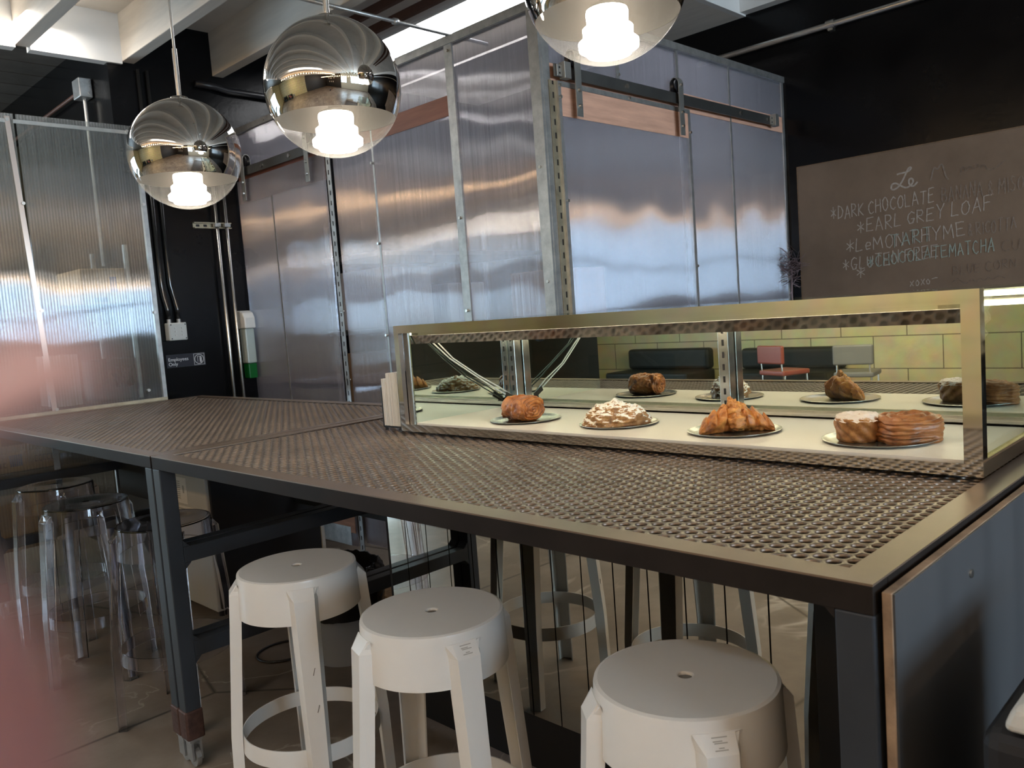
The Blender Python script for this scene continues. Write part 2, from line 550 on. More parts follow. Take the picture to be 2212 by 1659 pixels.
K['concrete'] = concrete()
K['yellow_wall'] = block_wall('yellow_block_wall', (.60, .53, .30), (.54, .47, .26), (.12, .09, .05))


def pastry(name, base, dark, hi, sugar=0, scale=40, rough=.4, sugar_col=(.86, .82, .74)):
    m, t, out = nt(name)
    p = t.nodes.new('ShaderNodeBsdfPrincipled')
    L(t, p.outputs[0], out.inputs[0])
    p.inputs['Roughness'].default_value = rough
    p.inputs['Subsurface Weight'].default_value = .08
    p.inputs['Subsurface Radius'].default_value = (.006, .003, .001)
    tc = t.nodes.new('ShaderNodeTexCoord')
    n = t.nodes.new('ShaderNodeTexNoise'); n.inputs['Scale'].default_value = scale; n.inputs['Detail'].default_value = 7; n.inputs['Roughness'].default_value = .65
    L(t, tc.outputs['Object'], n.inputs['Vector'])
    r = t.nodes.new('ShaderNodeValToRGB'); e = r.color_ramp.elements
    e[0].position = .32; e[0].color = (*dark, 1)
    e[1].position = .68; e[1].color = (*hi, 1)
    q = e.new(.5); q.color = (*base, 1)
    L(t, n.outputs['Fac'], r.inputs[0])
    src = r.outputs[0]
    if sugar:
        g = t.nodes.new('ShaderNodeNewGeometry')
        s = t.nodes.new('ShaderNodeSeparateXYZ'); L(t, g.outputs['Normal'], s.inputs[0])
        n2 = t.nodes.new('ShaderNodeTexNoise'); n2.inputs['Scale'].default_value = 130; n2.inputs['Detail'].default_value = 3
        L(t, tc.outputs['Object'], n2.inputs['Vector'])
        a = t.nodes.new('ShaderNodeMath'); a.operation = 'MULTIPLY_ADD'
        a.inputs[1].default_value = .55; L(t, s.outputs[2], a.inputs[0]); L(t, n2.outputs['Fac'], a.inputs[2])
        q = t.nodes.new('ShaderNodeMapRange'); q.inputs['From Min'].default_value = .95 - sugar; q.inputs['From Max'].default_value = 1.08 - sugar
        L(t, a.outputs[0], q.inputs['Value'])
        mx = t.nodes.new('ShaderNodeMix'); mx.data_type = 'RGBA'
        mx.inputs['B'].default_value = (*sugar_col, 1)
        L(t, q.outputs[0], mx.inputs['Factor']); L(t, src, mx.inputs['A'])
        src = mx.outputs['Result']
    L(t, src, p.inputs['Base Color'])
    b = t.nodes.new('ShaderNodeBump'); b.inputs['Strength'].default_value = .6; b.inputs['Distance'].default_value = .004
    L(t, n.outputs['Fac'], b.inputs['Height']); L(t, b.outputs[0], p.inputs['Normal'])
    return m


K['p_choc'] = pastry('glazed_brown_crust', (.42, .135, .028), (.13, .032, .008), (.58, .24, .06), scale=38, rough=.35)
K['p_almond'] = pastry('sugared_almond_crust', (.42, .21, .08), (.18, .075, .025), (.55, .33, .14), sugar=.24, scale=60)
K['p_ham'] = pastry('golden_croissant_crust', (.46, .16, .03), (.17, .042, .008), (.64, .29, .07), scale=42, rough=.32)
K['p_cheese'] = pastry('melted_filling', (.48, .19, .045), (.20, .055, .012), (.68, .33, .09), scale=70, rough=.35)
K['p_cruffin'] = pastry('cinnamon_pastry_crust', (.36, .15, .04), (.15, .05, .012), (.50, .24, .075), scale=45, rough=.4)
K['p_sugar'] = pastry('sugar_crust', (.48, .28, .15), (.26, .11, .045), (.60, .40, .26), sugar=.24, scale=60, sugar_col=(.72, .63, .58))
K['p_layer'] = pastry('laminated_brown_crust', (.30, .105, .03), (.11, .035, .01), (.42, .17, .055), scale=30, rough=.35)

# ------------------------------------------------------------------ the setting
XR, YR, XW, YB = 2.75, 2.433, 5.015, 5.16      # enclosure planes, right wall, far black wall
X0, Y0, ZC = -6.0, -5.5, 3.36
struct('floor', MB().box(X0 - .1, XW + .1, Y0 - .1, 8.7, -.1, 0), K['concrete'])
struct('ceiling', MB().box(X0 - .1, -1.85, Y0 - .1, YB + .1, ZC, ZC + .1).box(-1.36, 3.63, Y0 - .1, YB + .1, ZC, ZC + .1).box(-1.85, -1.36, Y0 - .1, -.6, ZC, ZC + .1).box(-1.85, -1.36, 3.0, YB + .1, ZC, ZC + .1).box(3.63, 4.06, Y0 - .1, 2.95, ZC, ZC + .1).box(4.06, XW + .1, Y0 - .1, YB + .1, ZC, ZC + .1)
       .box(3.63, 4.06, 5.1, YB + .1, ZC, ZC + .1), K['ceiling'])
o_ = MB().box(2.42, 2.72, 2.6, 5.0, .001, .016).build('osb_sheet', K['osb'])
tag(o_, 'rough brown board lying on the floor in front of the enclosure', 'board')
struct('wall_right', MB().box(XW, XW + .1, Y0 - .1, 8.7, 0, 3.4), K['black_wall'])
struct('wall_far', MB().box(2.08, XW, YB, YB + .12, 0, 3.4), K['black_wall'])
struct('wall_kitchen', MB().box(1.98, 2.08, YB, 8.6, 0, 3.4), K['black_wall'])
struct('wall_back', MB().box(X0, -3.0, 8.6, 8.7, 0, 3.4).box(-.2, 2.08, 8.6, 8.7, 0, 3.4).box(-3.0, -.2, 8.6, 8.7, 2.5, 3.4).box(-3.0, -.2, 8.6, 8.7, 0, .6), block_wall('yellow_block_wall_end', (.60, .53, .30), (.54, .47, .26), (.12, .09, .05), 'X'))
struct('wall_left', MB().box(X0 - .1, X0, .6, 8.7, 0, 3.4), K['yellow_wall'])
struct('wall_picture', MB().box(X0 - .1, X0, Y0 - .1, .6, 0, 3.4), K['charcoal'])
struct('wall_front', MB().box(X0, -1.5, Y0 - .1, Y0, 0, 3.4), K['charcoal'])
struct('wall_service', MB().box(-1.5, -.2, Y0 - .1, Y0, 2.5, 3.4).box(-1.5, -.2, Y0 - .1, Y0, 0, 1.3).box(-.2, .7, Y0 - .1, Y0, 0, 3.4).box(.7, 3.8, Y0 - .1, Y0, 0, 1.35).box(.7, 3.8, Y0 - .1, Y0, 2.6, 3.4).box(3.8, XW, Y0 - .1, Y0, 0, 3.4), K['mint'])
for i, (a, b, z0, z1) in enumerate(((-1.5, -.2, 1.3, 2.5), (.7, 3.8, 1.35, 2.6))):
    wn = MB()
    for x in (a + .03, (a + b) / 2, b - .03):
        wn.box(x - .03, x + .03, Y0 - .06, Y0 - .0, z0, z1)
    wn.box(a, b, Y0 - .06, Y0, 2.0, 2.05)
    o = struct('window_%d' % (i + 1), wn, K['black'])
    MB().box(a, b, Y0 - .05, Y0 - .04, z0, z1).build('pane', K['sky'], o)
sk = struct('window_3', MB().box(3.60, 3.63, 2.95, 5.1, ZC - .02, ZC + .1).box(4.06, 4.09, 2.95, 5.1, ZC - .02, ZC + .1), K['white_paint'])
MB().box(3.63, 4.06, 2.95, 5.1, ZC + .04, ZC + .05).build('pane', K['sky_top'], sk)
wn = MB()
for x in (-2.97, -2.3, -1.6, -.9, -.23):
    wn.box(x - .025, x + .025, 8.6, 8.66, .6, 2.5)
for z in (.6, 1.22, 1.85, 2.47):
    wn.box(-3.0, -.2, 8.6, 8.66, z, z + .03)
o = struct('window_5', wn, K['black'])
MB().box(-3.0, -.2, 8.67, 8.68, .6, 2.5).build('pane', K['sky_far'], o)
sk = struct('window_4', MB().box(-1.88, -1.85, -.6, 3.0, ZC - .02, ZC + .1).box(-1.36, -1.33, -.6, 3.0, ZC - .02, ZC + .1), K['white_paint'])
MB().box(-1.85, -1.36, -.6, 3.0, ZC + .04, ZC + .05).build('pane', K['sky_cafe'], sk)
# joists along Y
tn = 1
for k in range(-12, 3):
    x = 1.494 + .57 * k
    struct('trim_%d' % tn, MB().box(x, x + .075, Y0, YB + .0, 3.085, ZC + .01), K['joist'], bev=.004)
    tn += 1
for x in (3.125, 3.325):
    struct('trim_%d' % tn, MB().box(x, x + .03, 0, YB, 3.25, 3.30), K['brown']); tn += 1
# white header boards closing the opening to the kitchen
hd = MB()
for k in range(-6, 1):
    x = 1.494 + .57 * k - .57 + .075 + (.57 if k else .57)
    hd.box(x, x + .495, YB - .02, YB + .05, 3.07, ZC)
struct('trim_%d' % tn, hd, K['white_paint']); tn += 1
# darker ceiling beyond
ks = MB()
for i in range(13):
    ks.box(X0, 1.98, YB + .05 + i * .27, YB + .05 + i * .27 + .255, 3.262, 3.30)
struct('trim_%d' % tn, ks, K['slat']); tn += 1
# soffit, header and ledger over the chalk board
struct('trim_%d' % tn, MB().box(4.1, XW, 2.70, YB, 3.19, 3.205), K['joist']); tn += 1
struct('trim_%d' % tn, MB().box(4.1, XW, 2.66, 2.70, 3.19, ZC), K['white_paint']); tn += 1
struct('trim_%d' % tn, MB().box(4.94, XW, Y0, 2.66, 3.20, ZC), K['white_paint']); tn += 1

# ------------------------------------------------------------------ the two counter tables
T = 1.05
PITCH, HR = .029, .0112


def perforated_mesh(x0, x1, y0, y1, z):
    """hexagonal cells with round holes, shared look of both tops"""
    dy = PITCH * math.sqrt(3) / 2
    vs, fs = [], []
    ny = int((y1 - y0) / dy); nx = int((x1 - x0) / PITCH)
    A = [math.pi / 6 * k for k in range(12)]
    ap = PITCH / 2
    outer = []
    for k, a in enumerate(A):
        # hexagon with vertices at 30, 90, ... degrees
        rr = ap if k % 2 == 0 else ap / math.cos(math.pi / 6)
        outer.append((rr * math.cos(a), rr * math.sin(a)))
    rings = [(outer, 0), ([(HR * 1.07 * math.cos(a), HR * 1.07 * math.sin(a)) for a in A], 0),
             ([(HR * math.cos(a), HR * math.sin(a)) for a in A], -.0007), ([(HR * math.cos(a), HR * math.sin(a)) for a in A], -.005)]
    V = np.array([(x, y, h) for ring, h in rings for (x, y) in ring])
    F = np.array([(i * 12 + k, i * 12 + (k + 1) % 12, (i + 1) * 12 + (k + 1) % 12, (i + 1) * 12 + k) for i in range(3) for k in range(12)])
    cells = [(x0 + PITCH * (i + (.5 if j % 2 else 0)) + PITCH / 2, y0 + dy * (j + .5), z) for j in range(ny) for i in range(nx - (j % 2))]
    cells = np.array(cells)
    VV = (cells[:, None, :] + V[None]).reshape(-1, 3)
    FF = (np.arange(len(cells))[:, None, None] * len(V) + F[None]).reshape(-1, 4)
    me = bpy.data.meshes.new('perforated_top')
    me.vertices.add(len(VV)); me.vertices.foreach_set('co', VV.ravel())
    me.loops.add(FF.size); me.loops.foreach_set('vertex_index', FF.ravel().astype(np.int32))
    me.polygons.add(len(FF)); me.polygons.foreach_set('loop_start', np.arange(0, FF.size, 4, dtype=np.int32))
    me.update(calc_edges=True); me.validate()
    me.materials.append(K['steel_plate'])
    return me


TX0, TX1 = 1.035, 2.27
TLEN = 2.29


def end_frame(mb, y0, y1):
    """ladder of two rails between the legs at one end"""
    for z0, z1 in ((.69, .742), (.372, .424)):
        mb.box(TX0 + .052, TX1 - .052, y0, y1, z0, z1)


def table(name, y0, label, back_panel=False):
    y1 = y0 + TLEN
    t = thing(name, label, 'counter table', (TX0, y0, 0))
    fr = MB()
    fr.box(TX0, TX0 + .05, y0, y1, T - .042, T).box(TX1 - .05, TX1, y0, y1, T - .042, T)
    fr.box(TX0 + .05, TX1 - .05, y0, y0 + .05, T - .042, T).box(TX0 + .05, TX1 - .05, y1 - .05, y1, T - .042, T)
    fr.v = [(a_, b_, min(c_, T - .003)) for a_, b_, c_ in fr.v]
    fr.build('top_frame', K['steel_dark'], t, bev=.0015)
    MB().box(TX0, TX0 + .05, y0, y1, T - .003, T).box(TX1 - .05, TX1, y0, y1, T - .003, T).box(TX0 + .05, TX1 - .05, y0, y0 + .05, T - .003, T).box(TX0 + .05, TX1 - .05, y1 - .05, y1, T - .003, T).build('lit_frame_top', K['lit_steel'], t)  # lighter skin over the frame, overhead light put into its colour
    return t, y0, y1


# far table first built, then the nearer one; the sheet mesh is shared
sheet = perforated_mesh(.045, TX1 - TX0 - .045, .045, TLEN - .045, T - .0035)
tables = []
for (nm, y0, lab) in (('counter_table', .41, 'steel counter table carrying the pastry case, perforated bronze top, mirrored front'),
                      ('counter_table', 2.71, 'bare steel counter table with perforated bronze top, beside the fluted screen')):
    t, a, b = table(nm, y0, lab)
    o = bpy.data.objects.new('perforated_top', sheet); COL.objects.link(o); o.parent = t
    MB().box(TX0 + .02, TX1 - .02, a + .02, b - .02, T - .018, T - .0105).build('backing_sheet', K['steel_back'], t)
    for (lx, ly) in ((TX0, a), (TX1 - .052, a), (TX0, b - .052), (TX1 - .052, b - .052)):
        lg = MB().box(lx, lx + .052, ly, ly + .052, .125, T - .042).build('leg', K['steel_rail'], t, bev=.003)
        MB().box(lx - .004, lx + .056, ly - .004, ly + .056, .10, .20).build('foot_sleeve', K['rust'], lg, bev=.006)
        cs = MB().box(lx + .008, lx + .016, ly + .005, ly + .047, .025, .10).box(lx + .036, lx + .044, ly + .005, ly + .047, .025, .10).box(lx + .004, lx + .048, ly + .004, ly + .048, .09, .104)
        cs.tube([(lx + .018, ly + .026, .034), (lx + .034, ly + .026, .034)], .034, 20)
        cs.build('caster', K['galv'], lg)
    for ya in (a, b - .052):
        mb = MB(); end_frame(mb, ya + .002, ya + .05)
        # small gussets where rails meet the legs
        for z in (.742, .69, .424, .372):
            s_ = 1 if z in (.742, .424) else -1
            mb.prism([(TX0 + .05, ya + .002, z), (TX0 + .075, ya + .002, z), (TX0 + .05, ya + .002, z + .025 * s_)], (0, .048, 0))
        mb.build('end_rail', K['steel_rail'], t, bev=.002)
    MB().box(TX1 - .045, TX1 - .005, a + .052, b - .052, .50, .55).build('back_rail', K['steel_rail'], t)
    tables.append(t)
t1, t2 = tables
# fillets at the front top corner
MB().prism([(TX0 + .001, .462, T - .042), (TX0 + .001, .476, T - .042), (TX0 + .001, .462, T - .056)], (.05, 0, 0)).build('corner_gusset', K['steel_dark'], t1)
# side cladding: plywood with a blued steel skin
sp = MB().box(TX0 + .006, TX1 + .5, .389, .402, .02, T - .010).build('side_panel', K['plywood'], t1, bev=.0015)
MB().box(TX0 + .008, TX1 + .5, .3862, .3888, .02, T - .011).build('steel_skin', K['steel_blue'], sp)
sc_ = MB()
for x, z in ((1.43, .52), (1.66, .62), (1.9, .52), (1.35, .98)):
    sc_.tube([(x, .3863, z), (x, .383, z)], .0065, 12)
sc_.build('screw', K['alu'], sp)
# mirrored slats behind the stools
MX = 1.70
edges = [.80, .913, 1.026, 1.139, 1.252, 1.365, 1.478, 1.591, 1.704, 1.817, 1.93, 2.043, 2.156, 2.269, 2.37]
for a, b in zip(edges[:-1], edges[1:]):
    MB().box(MX, MX + .006, a + .0022, b - .0022, .205, T - .045).build('mirror_slat', K['mirror_dark'], t1)
MB().box(MX + .007, MX + .02, .46, 2.39, .03, T - .045).build('kick_board', K['deepblack'], t1)
MB().box(MX - .02, MX + .005, .46, .795, .03, T - .045).build('end_board', K['black'], t1)
MB().box(1.72, 1.735, 4.45, 4.99, .55, T - .045).build('back_board', K['deepblack'], t2)

# ------------------------------------------------------------------ pastry case
CX, CY0, CY1, CB, CT = 1.683, .455, 2.218, 1.055, 1.41
XM, YM = 2.19, 2.155
pcs = thing('pastry_case', 'long chrome framed pastry display case with mirrored back, standing on the perforated counter', 'display case', (CX, CY0, T))
f = MB()
f.box(CX, CX + .016, CY0 + .033, CY1 - .024, CT - .026, CT)          # upper front rail
f.box(CX, CX + .016, CY0 + .033, CY1 - .024, CB + .002, CB + .026)   # lower front rail
f.box(CX, CX + .016, CY0, CY0 + .033, CB + .002, CT)
f.box(CX, CX + .016, CY1 - .024, CY1, CB + .002, CT)
f.build('front_frame', K['chrome'], pcs)
f = MB().box(CX + .0162, XM + .03, CY0, CY0 + .014, CB + .002, CB + .034).box(CX + .0162, CX + .028, CY0, CY0 + .012, CB + .0342, CT)
f.box(XM + .01, XM + .03, CY0, CY0 + .014, CB + .0342, CT)
f.build('side_frame', K['chrome'], pcs)
MB().box(CX + .016, XM + .03, CY0 + .014, CY1 - .02, CT - .006, CT).build('top_panel', K['glass'], pcs)
MB().box(CX + .017, XM, CY0 + .016, YM, 1.066, 1.0845).build('shelf', K['white_shelf'], pcs)
# inner hood hiding the light tube
f = MB()
f.prism([(CX + .020, CY0 + .034, 1.3835), (CX + .020, CY0 + .034, 1.374), (CX + .0225, CY0 + .034, 1.374), (CX + .0225, CY0 + .034, 1.3835)], (0, YM - CY0 - .04, 0))
f.prism([(CX + .020, CY0 + .034, 1.3738), (CX + .036, CY0 + .034, 1.346), (CX + .0385, CY0 + .034, 1.347), (CX + .0225, CY0 + .034, 1.3738)], (0, YM - CY0 - .04, 0))
f.build('valance', K['chrome'], pcs)
MB().box(CX + .026, CX + .08, CY0 + .02, YM, 1.392, 1.402).build('light_housing', K['alu'], pcs)
MB().tube([(CX + .060, CY0 + .05, 1.382), (CX + .060, YM - .04, 1.382)], .007, 12).build('light_tube', K['case_tube'], pcs)
f = MB().box(XM, XM + .006, CY0 + .016, YM + .02, 1.0845, CT - .008)
f.build('back_mirror', K['mirror'], pcs)
MB().box(CX + .018, XM, YM, YM + .006, 1.0845, CT - .008).build('end_mirror', K['mirror_blue'], pcs)
MB().box(CX + .018, XM + .006, YM + .006, CY1 - .026, 1.07, CT - .008).build('end_casing', K['alu'], pcs)
f = MB().box(XM - .07, XM - .001, CY0 + .016, YM - .001, 1.0845, 1.090).box(XM - .07, XM - .066, CY0 + .016, YM - .001, 1.0845, 1.097).box(XM - .035, XM - .031, CY0 + .016, YM - .001, 1.09, 1.101)
f.build('door_track', K['alu'], pcs)
for yy in (1.262, YM - .018):
    f = MB().box(XM - .040, XM - .004, yy - .017, yy + .017, 1.102, CT - .012)
    u = f.build('upright', K['upright'], pcs, bev=.002)
    s_ = MB()
    for k in range(8):
        s_.box(XM - .0415, XM - .0395, yy - .003, yy + .003, 1.105 + k * .036, 1.123 + k * .036)
    s_.build('slot', K['deepblack'], u)
MB().box(CX + .02, CX + .024, CY0 + .034, CY1 - .026, CB + .027, CT - .027).build('front_glass', thin_glass('front_glass', (.985, .99, .985), .005, .0, 1.25), pcs)
MB().box(CX + .034, XM + .008, CY0 + .003, CY0 + .007, CB + .036, CT - .006).build('side_glass', K['glass'], pcs)
ft = MB()
for x in (CX + .03, XM - .03):
    for y in (CY0 + .06, CY1 - .05):
        ft.tube([(x, y, T), (x, y, CB + .004)], .012, 12)
ft.build('foot', K['rubber'], pcs)
# two white cables taped to the corner upright
wc = thing('case_cable', 'white twin cable drooping to black tape at the mirrored corner of the pastry case', 'cable', (CX + .1, YM - .02, 1.36))
for d in (0, .014):
    pts = [(CX + .085 + d, YM - .012 - d, 1.36 - d * .2), (CX + .17 + d, YM - .016, 1.285), (CX + .27 + d, YM - .03, 1.215), (CX + .37 + d, YM - .028, 1.155 + d * .5), (XM - .052, YM - .032, 1.108 + d * .6)]
    MB().tube(pts, .0026, 8).build('cord', K['cable'], wc, smooth=True)
MB().obox((XM - .075, YM - .034, 1.121), (.022, 0, -.012), (0, .002, 0), (.004, 0, .008)).obox((XM - .045, YM - .04, 1.106), (.02, .0, -.004), (0, .002, 0), (.003, 0, .007)).build('tape', K['tape'], wc)

# ------------------------------------------------------------------ plates and pastries
SZ = 1.0848
PL = [(1.862, 1.808, .113, 'beneath the chocolate croissant'), (1.880, 1.452, .114, 'beneath the sugared almond croissant'),
      (1.868, 1.076, .1175, 'beneath the filled crescent croissant'), (1.860, .711, .121, 'holding two pastries near the glass end')]
p0 = None
for x, y, r, lab in PL:
    if p0 is None:
        pm = MB().lathe([(0, .0006), (.82, .0006), (.86, .0012), (.95, .0052), (.985, .0062), (1, .0055), (1, .0045), (.96, .0030), (.88, .0), (0, .0)], 56)
        pm.v = [(a * .115, b * .115, c) for a, b, c in pm.v]
        p0 = o = pm.build('plate', mat('dull_aluminium', (.40, .40, .39), .25, 1, var=.08, vs=30), smooth=True, auto=50)
    else:
        o = p0.copy(); COL.objects.link(o)
    o.location = (x, y, SZ); s_ = r / .115; o.scale = (s_, s_, 1.15)
    tag(o, 'round aluminium plate ' + lab, 'plate', 'aluminium plates in the pastry case')


def nz(p, s, seed=0): return noise.noise(Vector((p[0] * s + seed * 7.3, p[1] * s - seed * 3.1, p[2] * s + seed)))


def croissant_loaf(axis_len, wd, ht, seed):
    """blocky rolled pastry: grooved spiral ends, layered flanks"""
    mb = MB()

    def fn(u, v):
        th = 2 * math.pi * v
        # meridian: cap, flank, cap
        if u < .28: rho = u / .28; ax = -1; cap = True
        elif u > .72: rho = (1 - u) / .28; ax = 1; cap = True
        else: rho = 1; ax = -1 + 2 * (u - .28) / .44; cap = False
        rr = max(rho, 1e-4)
        bulge = (1 - rr ** 2.6) * .16 if cap else 0
        x = ax * (1 + bulge * 0) * axis_len / 2 * (.90 if cap else .90) + (ax * bulge * axis_len * .5 if cap else 0)
        sq = 2.25
        c, s = math.cos(th), math.sin(th)
        q = (abs(c) ** sq + abs(s) ** sq) ** (-1 / sq)
        y = c * q * rr * wd / 2; z = s * q * rr * ht / 2
        if cap:
            ph = rr * 4.2 + th / (2 * math.pi) * (1 if ax > 0 else -1)
            x += ax * .0075 * (abs(math.sin(math.pi * ph)) - .5) * min(1, rr * 3)
        else:
            g = 1 + .035 * math.sin(th * 5 + ax * 3) + .05 * (1 - ax * ax)
            y *= g; z *= g
        z0 = z + ht / 2
        p = (x, y, z0)
        d = .0035 * nz(p, 55, seed) + .003 * nz(p, 130, seed)
        z0 = max(0, z0 + d + (.003 if z0 > .01 else 0) * 0)
        return (x + d, y + d, max(0, z0))
    mb.grid(84, 96, fn, False, True)
    return mb


o = croissant_loaf(.112, .094, .076, 1).build('chocolate_croissant', K['p_choc'], smooth=True)
o.location = (1.855, 1.810, SZ + .001); o.rotation_euler = (0, 0, R(-98))
tag(o, 'tall rolled croissant with dark glazed crust, alone on its plate near the mirrored end', 'croissant')


def mound(lx, ly, h, seed, amp, fine):
    mb = MB()

    def fn(u, v):
        th = 2 * math.pi * v
        a = u * math.pi / 2
        r = math.sin(a) ** .85
        z = h * math.cos(a) ** .7 if u < 1 else 0
        e = 2.2
        c, s = math.cos(th), math.sin(th)
        q = (abs(c) ** e + abs(s) ** e) ** (-1 / e)
        x, y = lx / 2 * r * c * q, ly / 2 * r * s * q
        z *= (1 - .25 * (x / (lx / 2)) ** 2)
        p = (x, y, z)
        d = amp * nz(p, 26, seed) + fine * nz(p, 90, seed) + fine * .7 * abs(nz(p, 210, seed))
        n = Vector((x / lx, y / ly, z / h * .35 + .05)).normalized()
        k = min(1, u * 4) if u < .97 else .3
        return (x + n.x * d * k, y + n.y * d * k, max(0, z + n.z * d))
    mb.grid(70, 120, fn, False, True)
    return mb


o = mound(.195, .112, .063, 3, .012, .008).build('almond_croissant', K['p_almond'], smooth=True)
o.location = (1.872, 1.455, SZ + .001); o.rotation_euler = (0, 0, R(-42))
tag(o, 'lumpy almond croissant heavily dusted with powdered sugar', 'croissant')

# crescent croissant with its ragged filling
hc = thing('filled_croissant', 'golden crescent croissant with ragged filling bursting from the middle', 'croissant', (1.868, 1.078, SZ + .001), R(-45))
mb = MB()


def crs(u, v):
    s = u * 2 - 1
    th = 2 * math.pi * v
    a = abs(s)
    R0 = .031 * (1 - a ** 2.4) ** .6 + .006 * math.exp(-(s / .3) ** 2) + .003
    seg = (a * 3.6 + .25 * math.sin(th)) % 1
    R0 *= 1.07 - .26 * seg ** 1.3
    x = s * .095
    yb = .034 * s * s
    c, sn = math.cos(th), math.sin(th)
    d = .003 * nz((x, c * .04, sn * .04), 50, 5) + .0022 * nz((x, c * .04, sn * .04), 130, 6)
    rr = R0 * (1 + .05 * math.sin(th * 7 + s * 5)) + d
    z = sn * rr * .95 + R0 * .88
    return (x, c * rr - yb, max(0, z))


mb.grid(120, 48, crs, False, True)
mb.build('crust', K['p_ham'], hc, smooth=True, org=(0, 0, 0))
mb = MB()
for (cx, cy, cz, rx, ry, rz_, sd) in ((0, .010, .046, .026, .028, .026, 1), (-.004, .010, .066, .012, .014, .018, 2), (.021, .012, .060, .011, .012, .012, 3), (-.020, .008, .056, .012, .014, .014, 4), (.002, .032, .026, .026, .018, .022, 5), (-.008, .008, .080, .006, .008, .010, 6)):
    def bl(u, v, cx=cx, cy=cy, cz=cz, rx=rx, ry=ry, rz_=rz_, sd=sd):
        a, b = math.pi * u, 2 * math.pi * v
        q = Vector((math.sin(a) * math.cos(b), -math.sin(a) * math.sin(b), math.cos(a)))
        k = 1 + .35 * nz(q, 2.2, sd) + .2 * nz(q, 6, sd)
        return (cx + q.x * rx * k, -cy + q.y * ry * k, max(.001, cz + q.z * rz_ * k))
    mb.grid(26, 32, bl, False, True)
mb.build('filling', K['p_cheese'], hc, smooth=True, org=(0, 0, 0))

# cruffin with sugared top
cf = thing('sugared_cruffin', 'round tall pastry with sugar crusted dimpled top, left of a layered one', 'pastry', (1.838, .748, SZ + .001))


def cruff(u, v):
    th = 2 * math.pi * v
    prof = [(0, .0), (.040, .0), (.045, .006), (.0475, .025), (.049, .046), (.047, .0535)]
    i = min(int(u * (len(prof) - 1)), len(prof) - 2); fr = u * (len(prof) - 1) - i
    r = prof[i][0] + (prof[i + 1][0] - prof[i][0]) * fr; z = prof[i][1] + (prof[i + 1][1] - prof[i][1]) * fr
    p = (r * math.cos(th), r * math.sin(th), z)
    d = .003 * nz(p, 45, 8) + .002 * math.sin(9 * th + z * 220) * (r / .05)
    return ((r + d) * math.cos(th), (r + d) * math.sin(th), z)


MB().grid(40, 90, cruff, False, True).build('body', K['p_cruffin'], cf, smooth=True, org=(0, 0, 0))


def crtop(u, v):
    th = 2 * math.pi * v
    r = u * .0505
    z = .0535 + .009 * math.sin(min(1, u * 1.0) * math.pi) - .008 * math.exp(-(u / .28) ** 2)
    if u > .93: z -= .006
    p = (r * math.cos(th), r * math.sin(th), z)
    d = .0035 * nz(p, 60, 9) + .0025 * nz(p, 150, 9)
    return (p[0], p[1], z + d)


MB().grid(34, 90, crtop, False, True).build('sugar_top', K['p_sugar'], cf, smooth=True, org=(0, 0, 0))


def layered(u, v):
    th = 2 * math.pi * v
    c, s = math.cos(th), math.sin(th)
    e = 3.0
    q = (abs(c) ** e + abs(s) ** e) ** (-1 / e)
    if u < .75:
        k = u / .75; z = k * .052
        lay = (abs(math.sin(z * math.pi / .0105 + 1.5 * nz((c, s, z * 40), 1.6, 3))) ** .6 - .6) * .0042 * (.6 + .8 * abs(nz((c, s, z * 60), 1.3, 11))) + .003 * nz((c * .06, s * .05, z * 2.5), 60, 12)
        rr = 1 + .06 * math.sin(k * math.pi) + .03 * nz((c, s, z * 30), 1.7, 4)
        return (.062 * c * q * rr + lay * c, .052 * s * q * rr + lay * s, z)
    k = (1 - u) / .25
    rr = k * 1.0
    x, y = .062 * c * q * rr, .052 * s * q * rr
    return (x, y, .052 + .006 * math.sin(k * math.pi) + .004 * nz((x, y, 0), 50, 6) + .003 * math.sin(rr * 20 + th))


o = MB().grid(90, 110, layered, False, True).build('layered_pastry', K['p_layer'], smooth=True)
o.location = (1.870, .652, SZ + .0015); o.rotation_euler = (R(2), 0, R(-40))
tag(o, 'squarish brown pastry of many crisp layers, right of the sugared round one', 'pastry')

# napkin holder against the left end of the case
nh = thing('napkin_holder', 'narrow black napkin stand packed with white paper beside the pastry case', 'napkin holder', (1.75, 2.29, T))
MB().box(1.705, 1.80, 2.242, 2.246, T + .012, 1.255).box(1.705, 1.80, 2.345, 2.349, T + .012, 1.20).box(1.705, 1.80, 2.242, 2.349, T + .010, T + .016).build('bracket', K['black'], nh)
f = MB()
for x in (1.712, 1.79):
    for y in (2.25, 2.34):
        f.tube([(x, y, T), (x, y, T + .011)], .006, 10)
f.build('foot', K['rubber'], nh)
f = MB()
for i in range(14):
    y = 2.249 + i * .0066
    f.box(1.702 + .004 * rnd.random(), 1.802 - .004 * rnd.random(), y, y + .0055, T + .017, 1.252 - .006 * rnd.random() - (.02 if i > 9 else 0))
f.build('napkins', K['paper'], nh)

# ------------------------------------------------------------------ stools
SH = .75


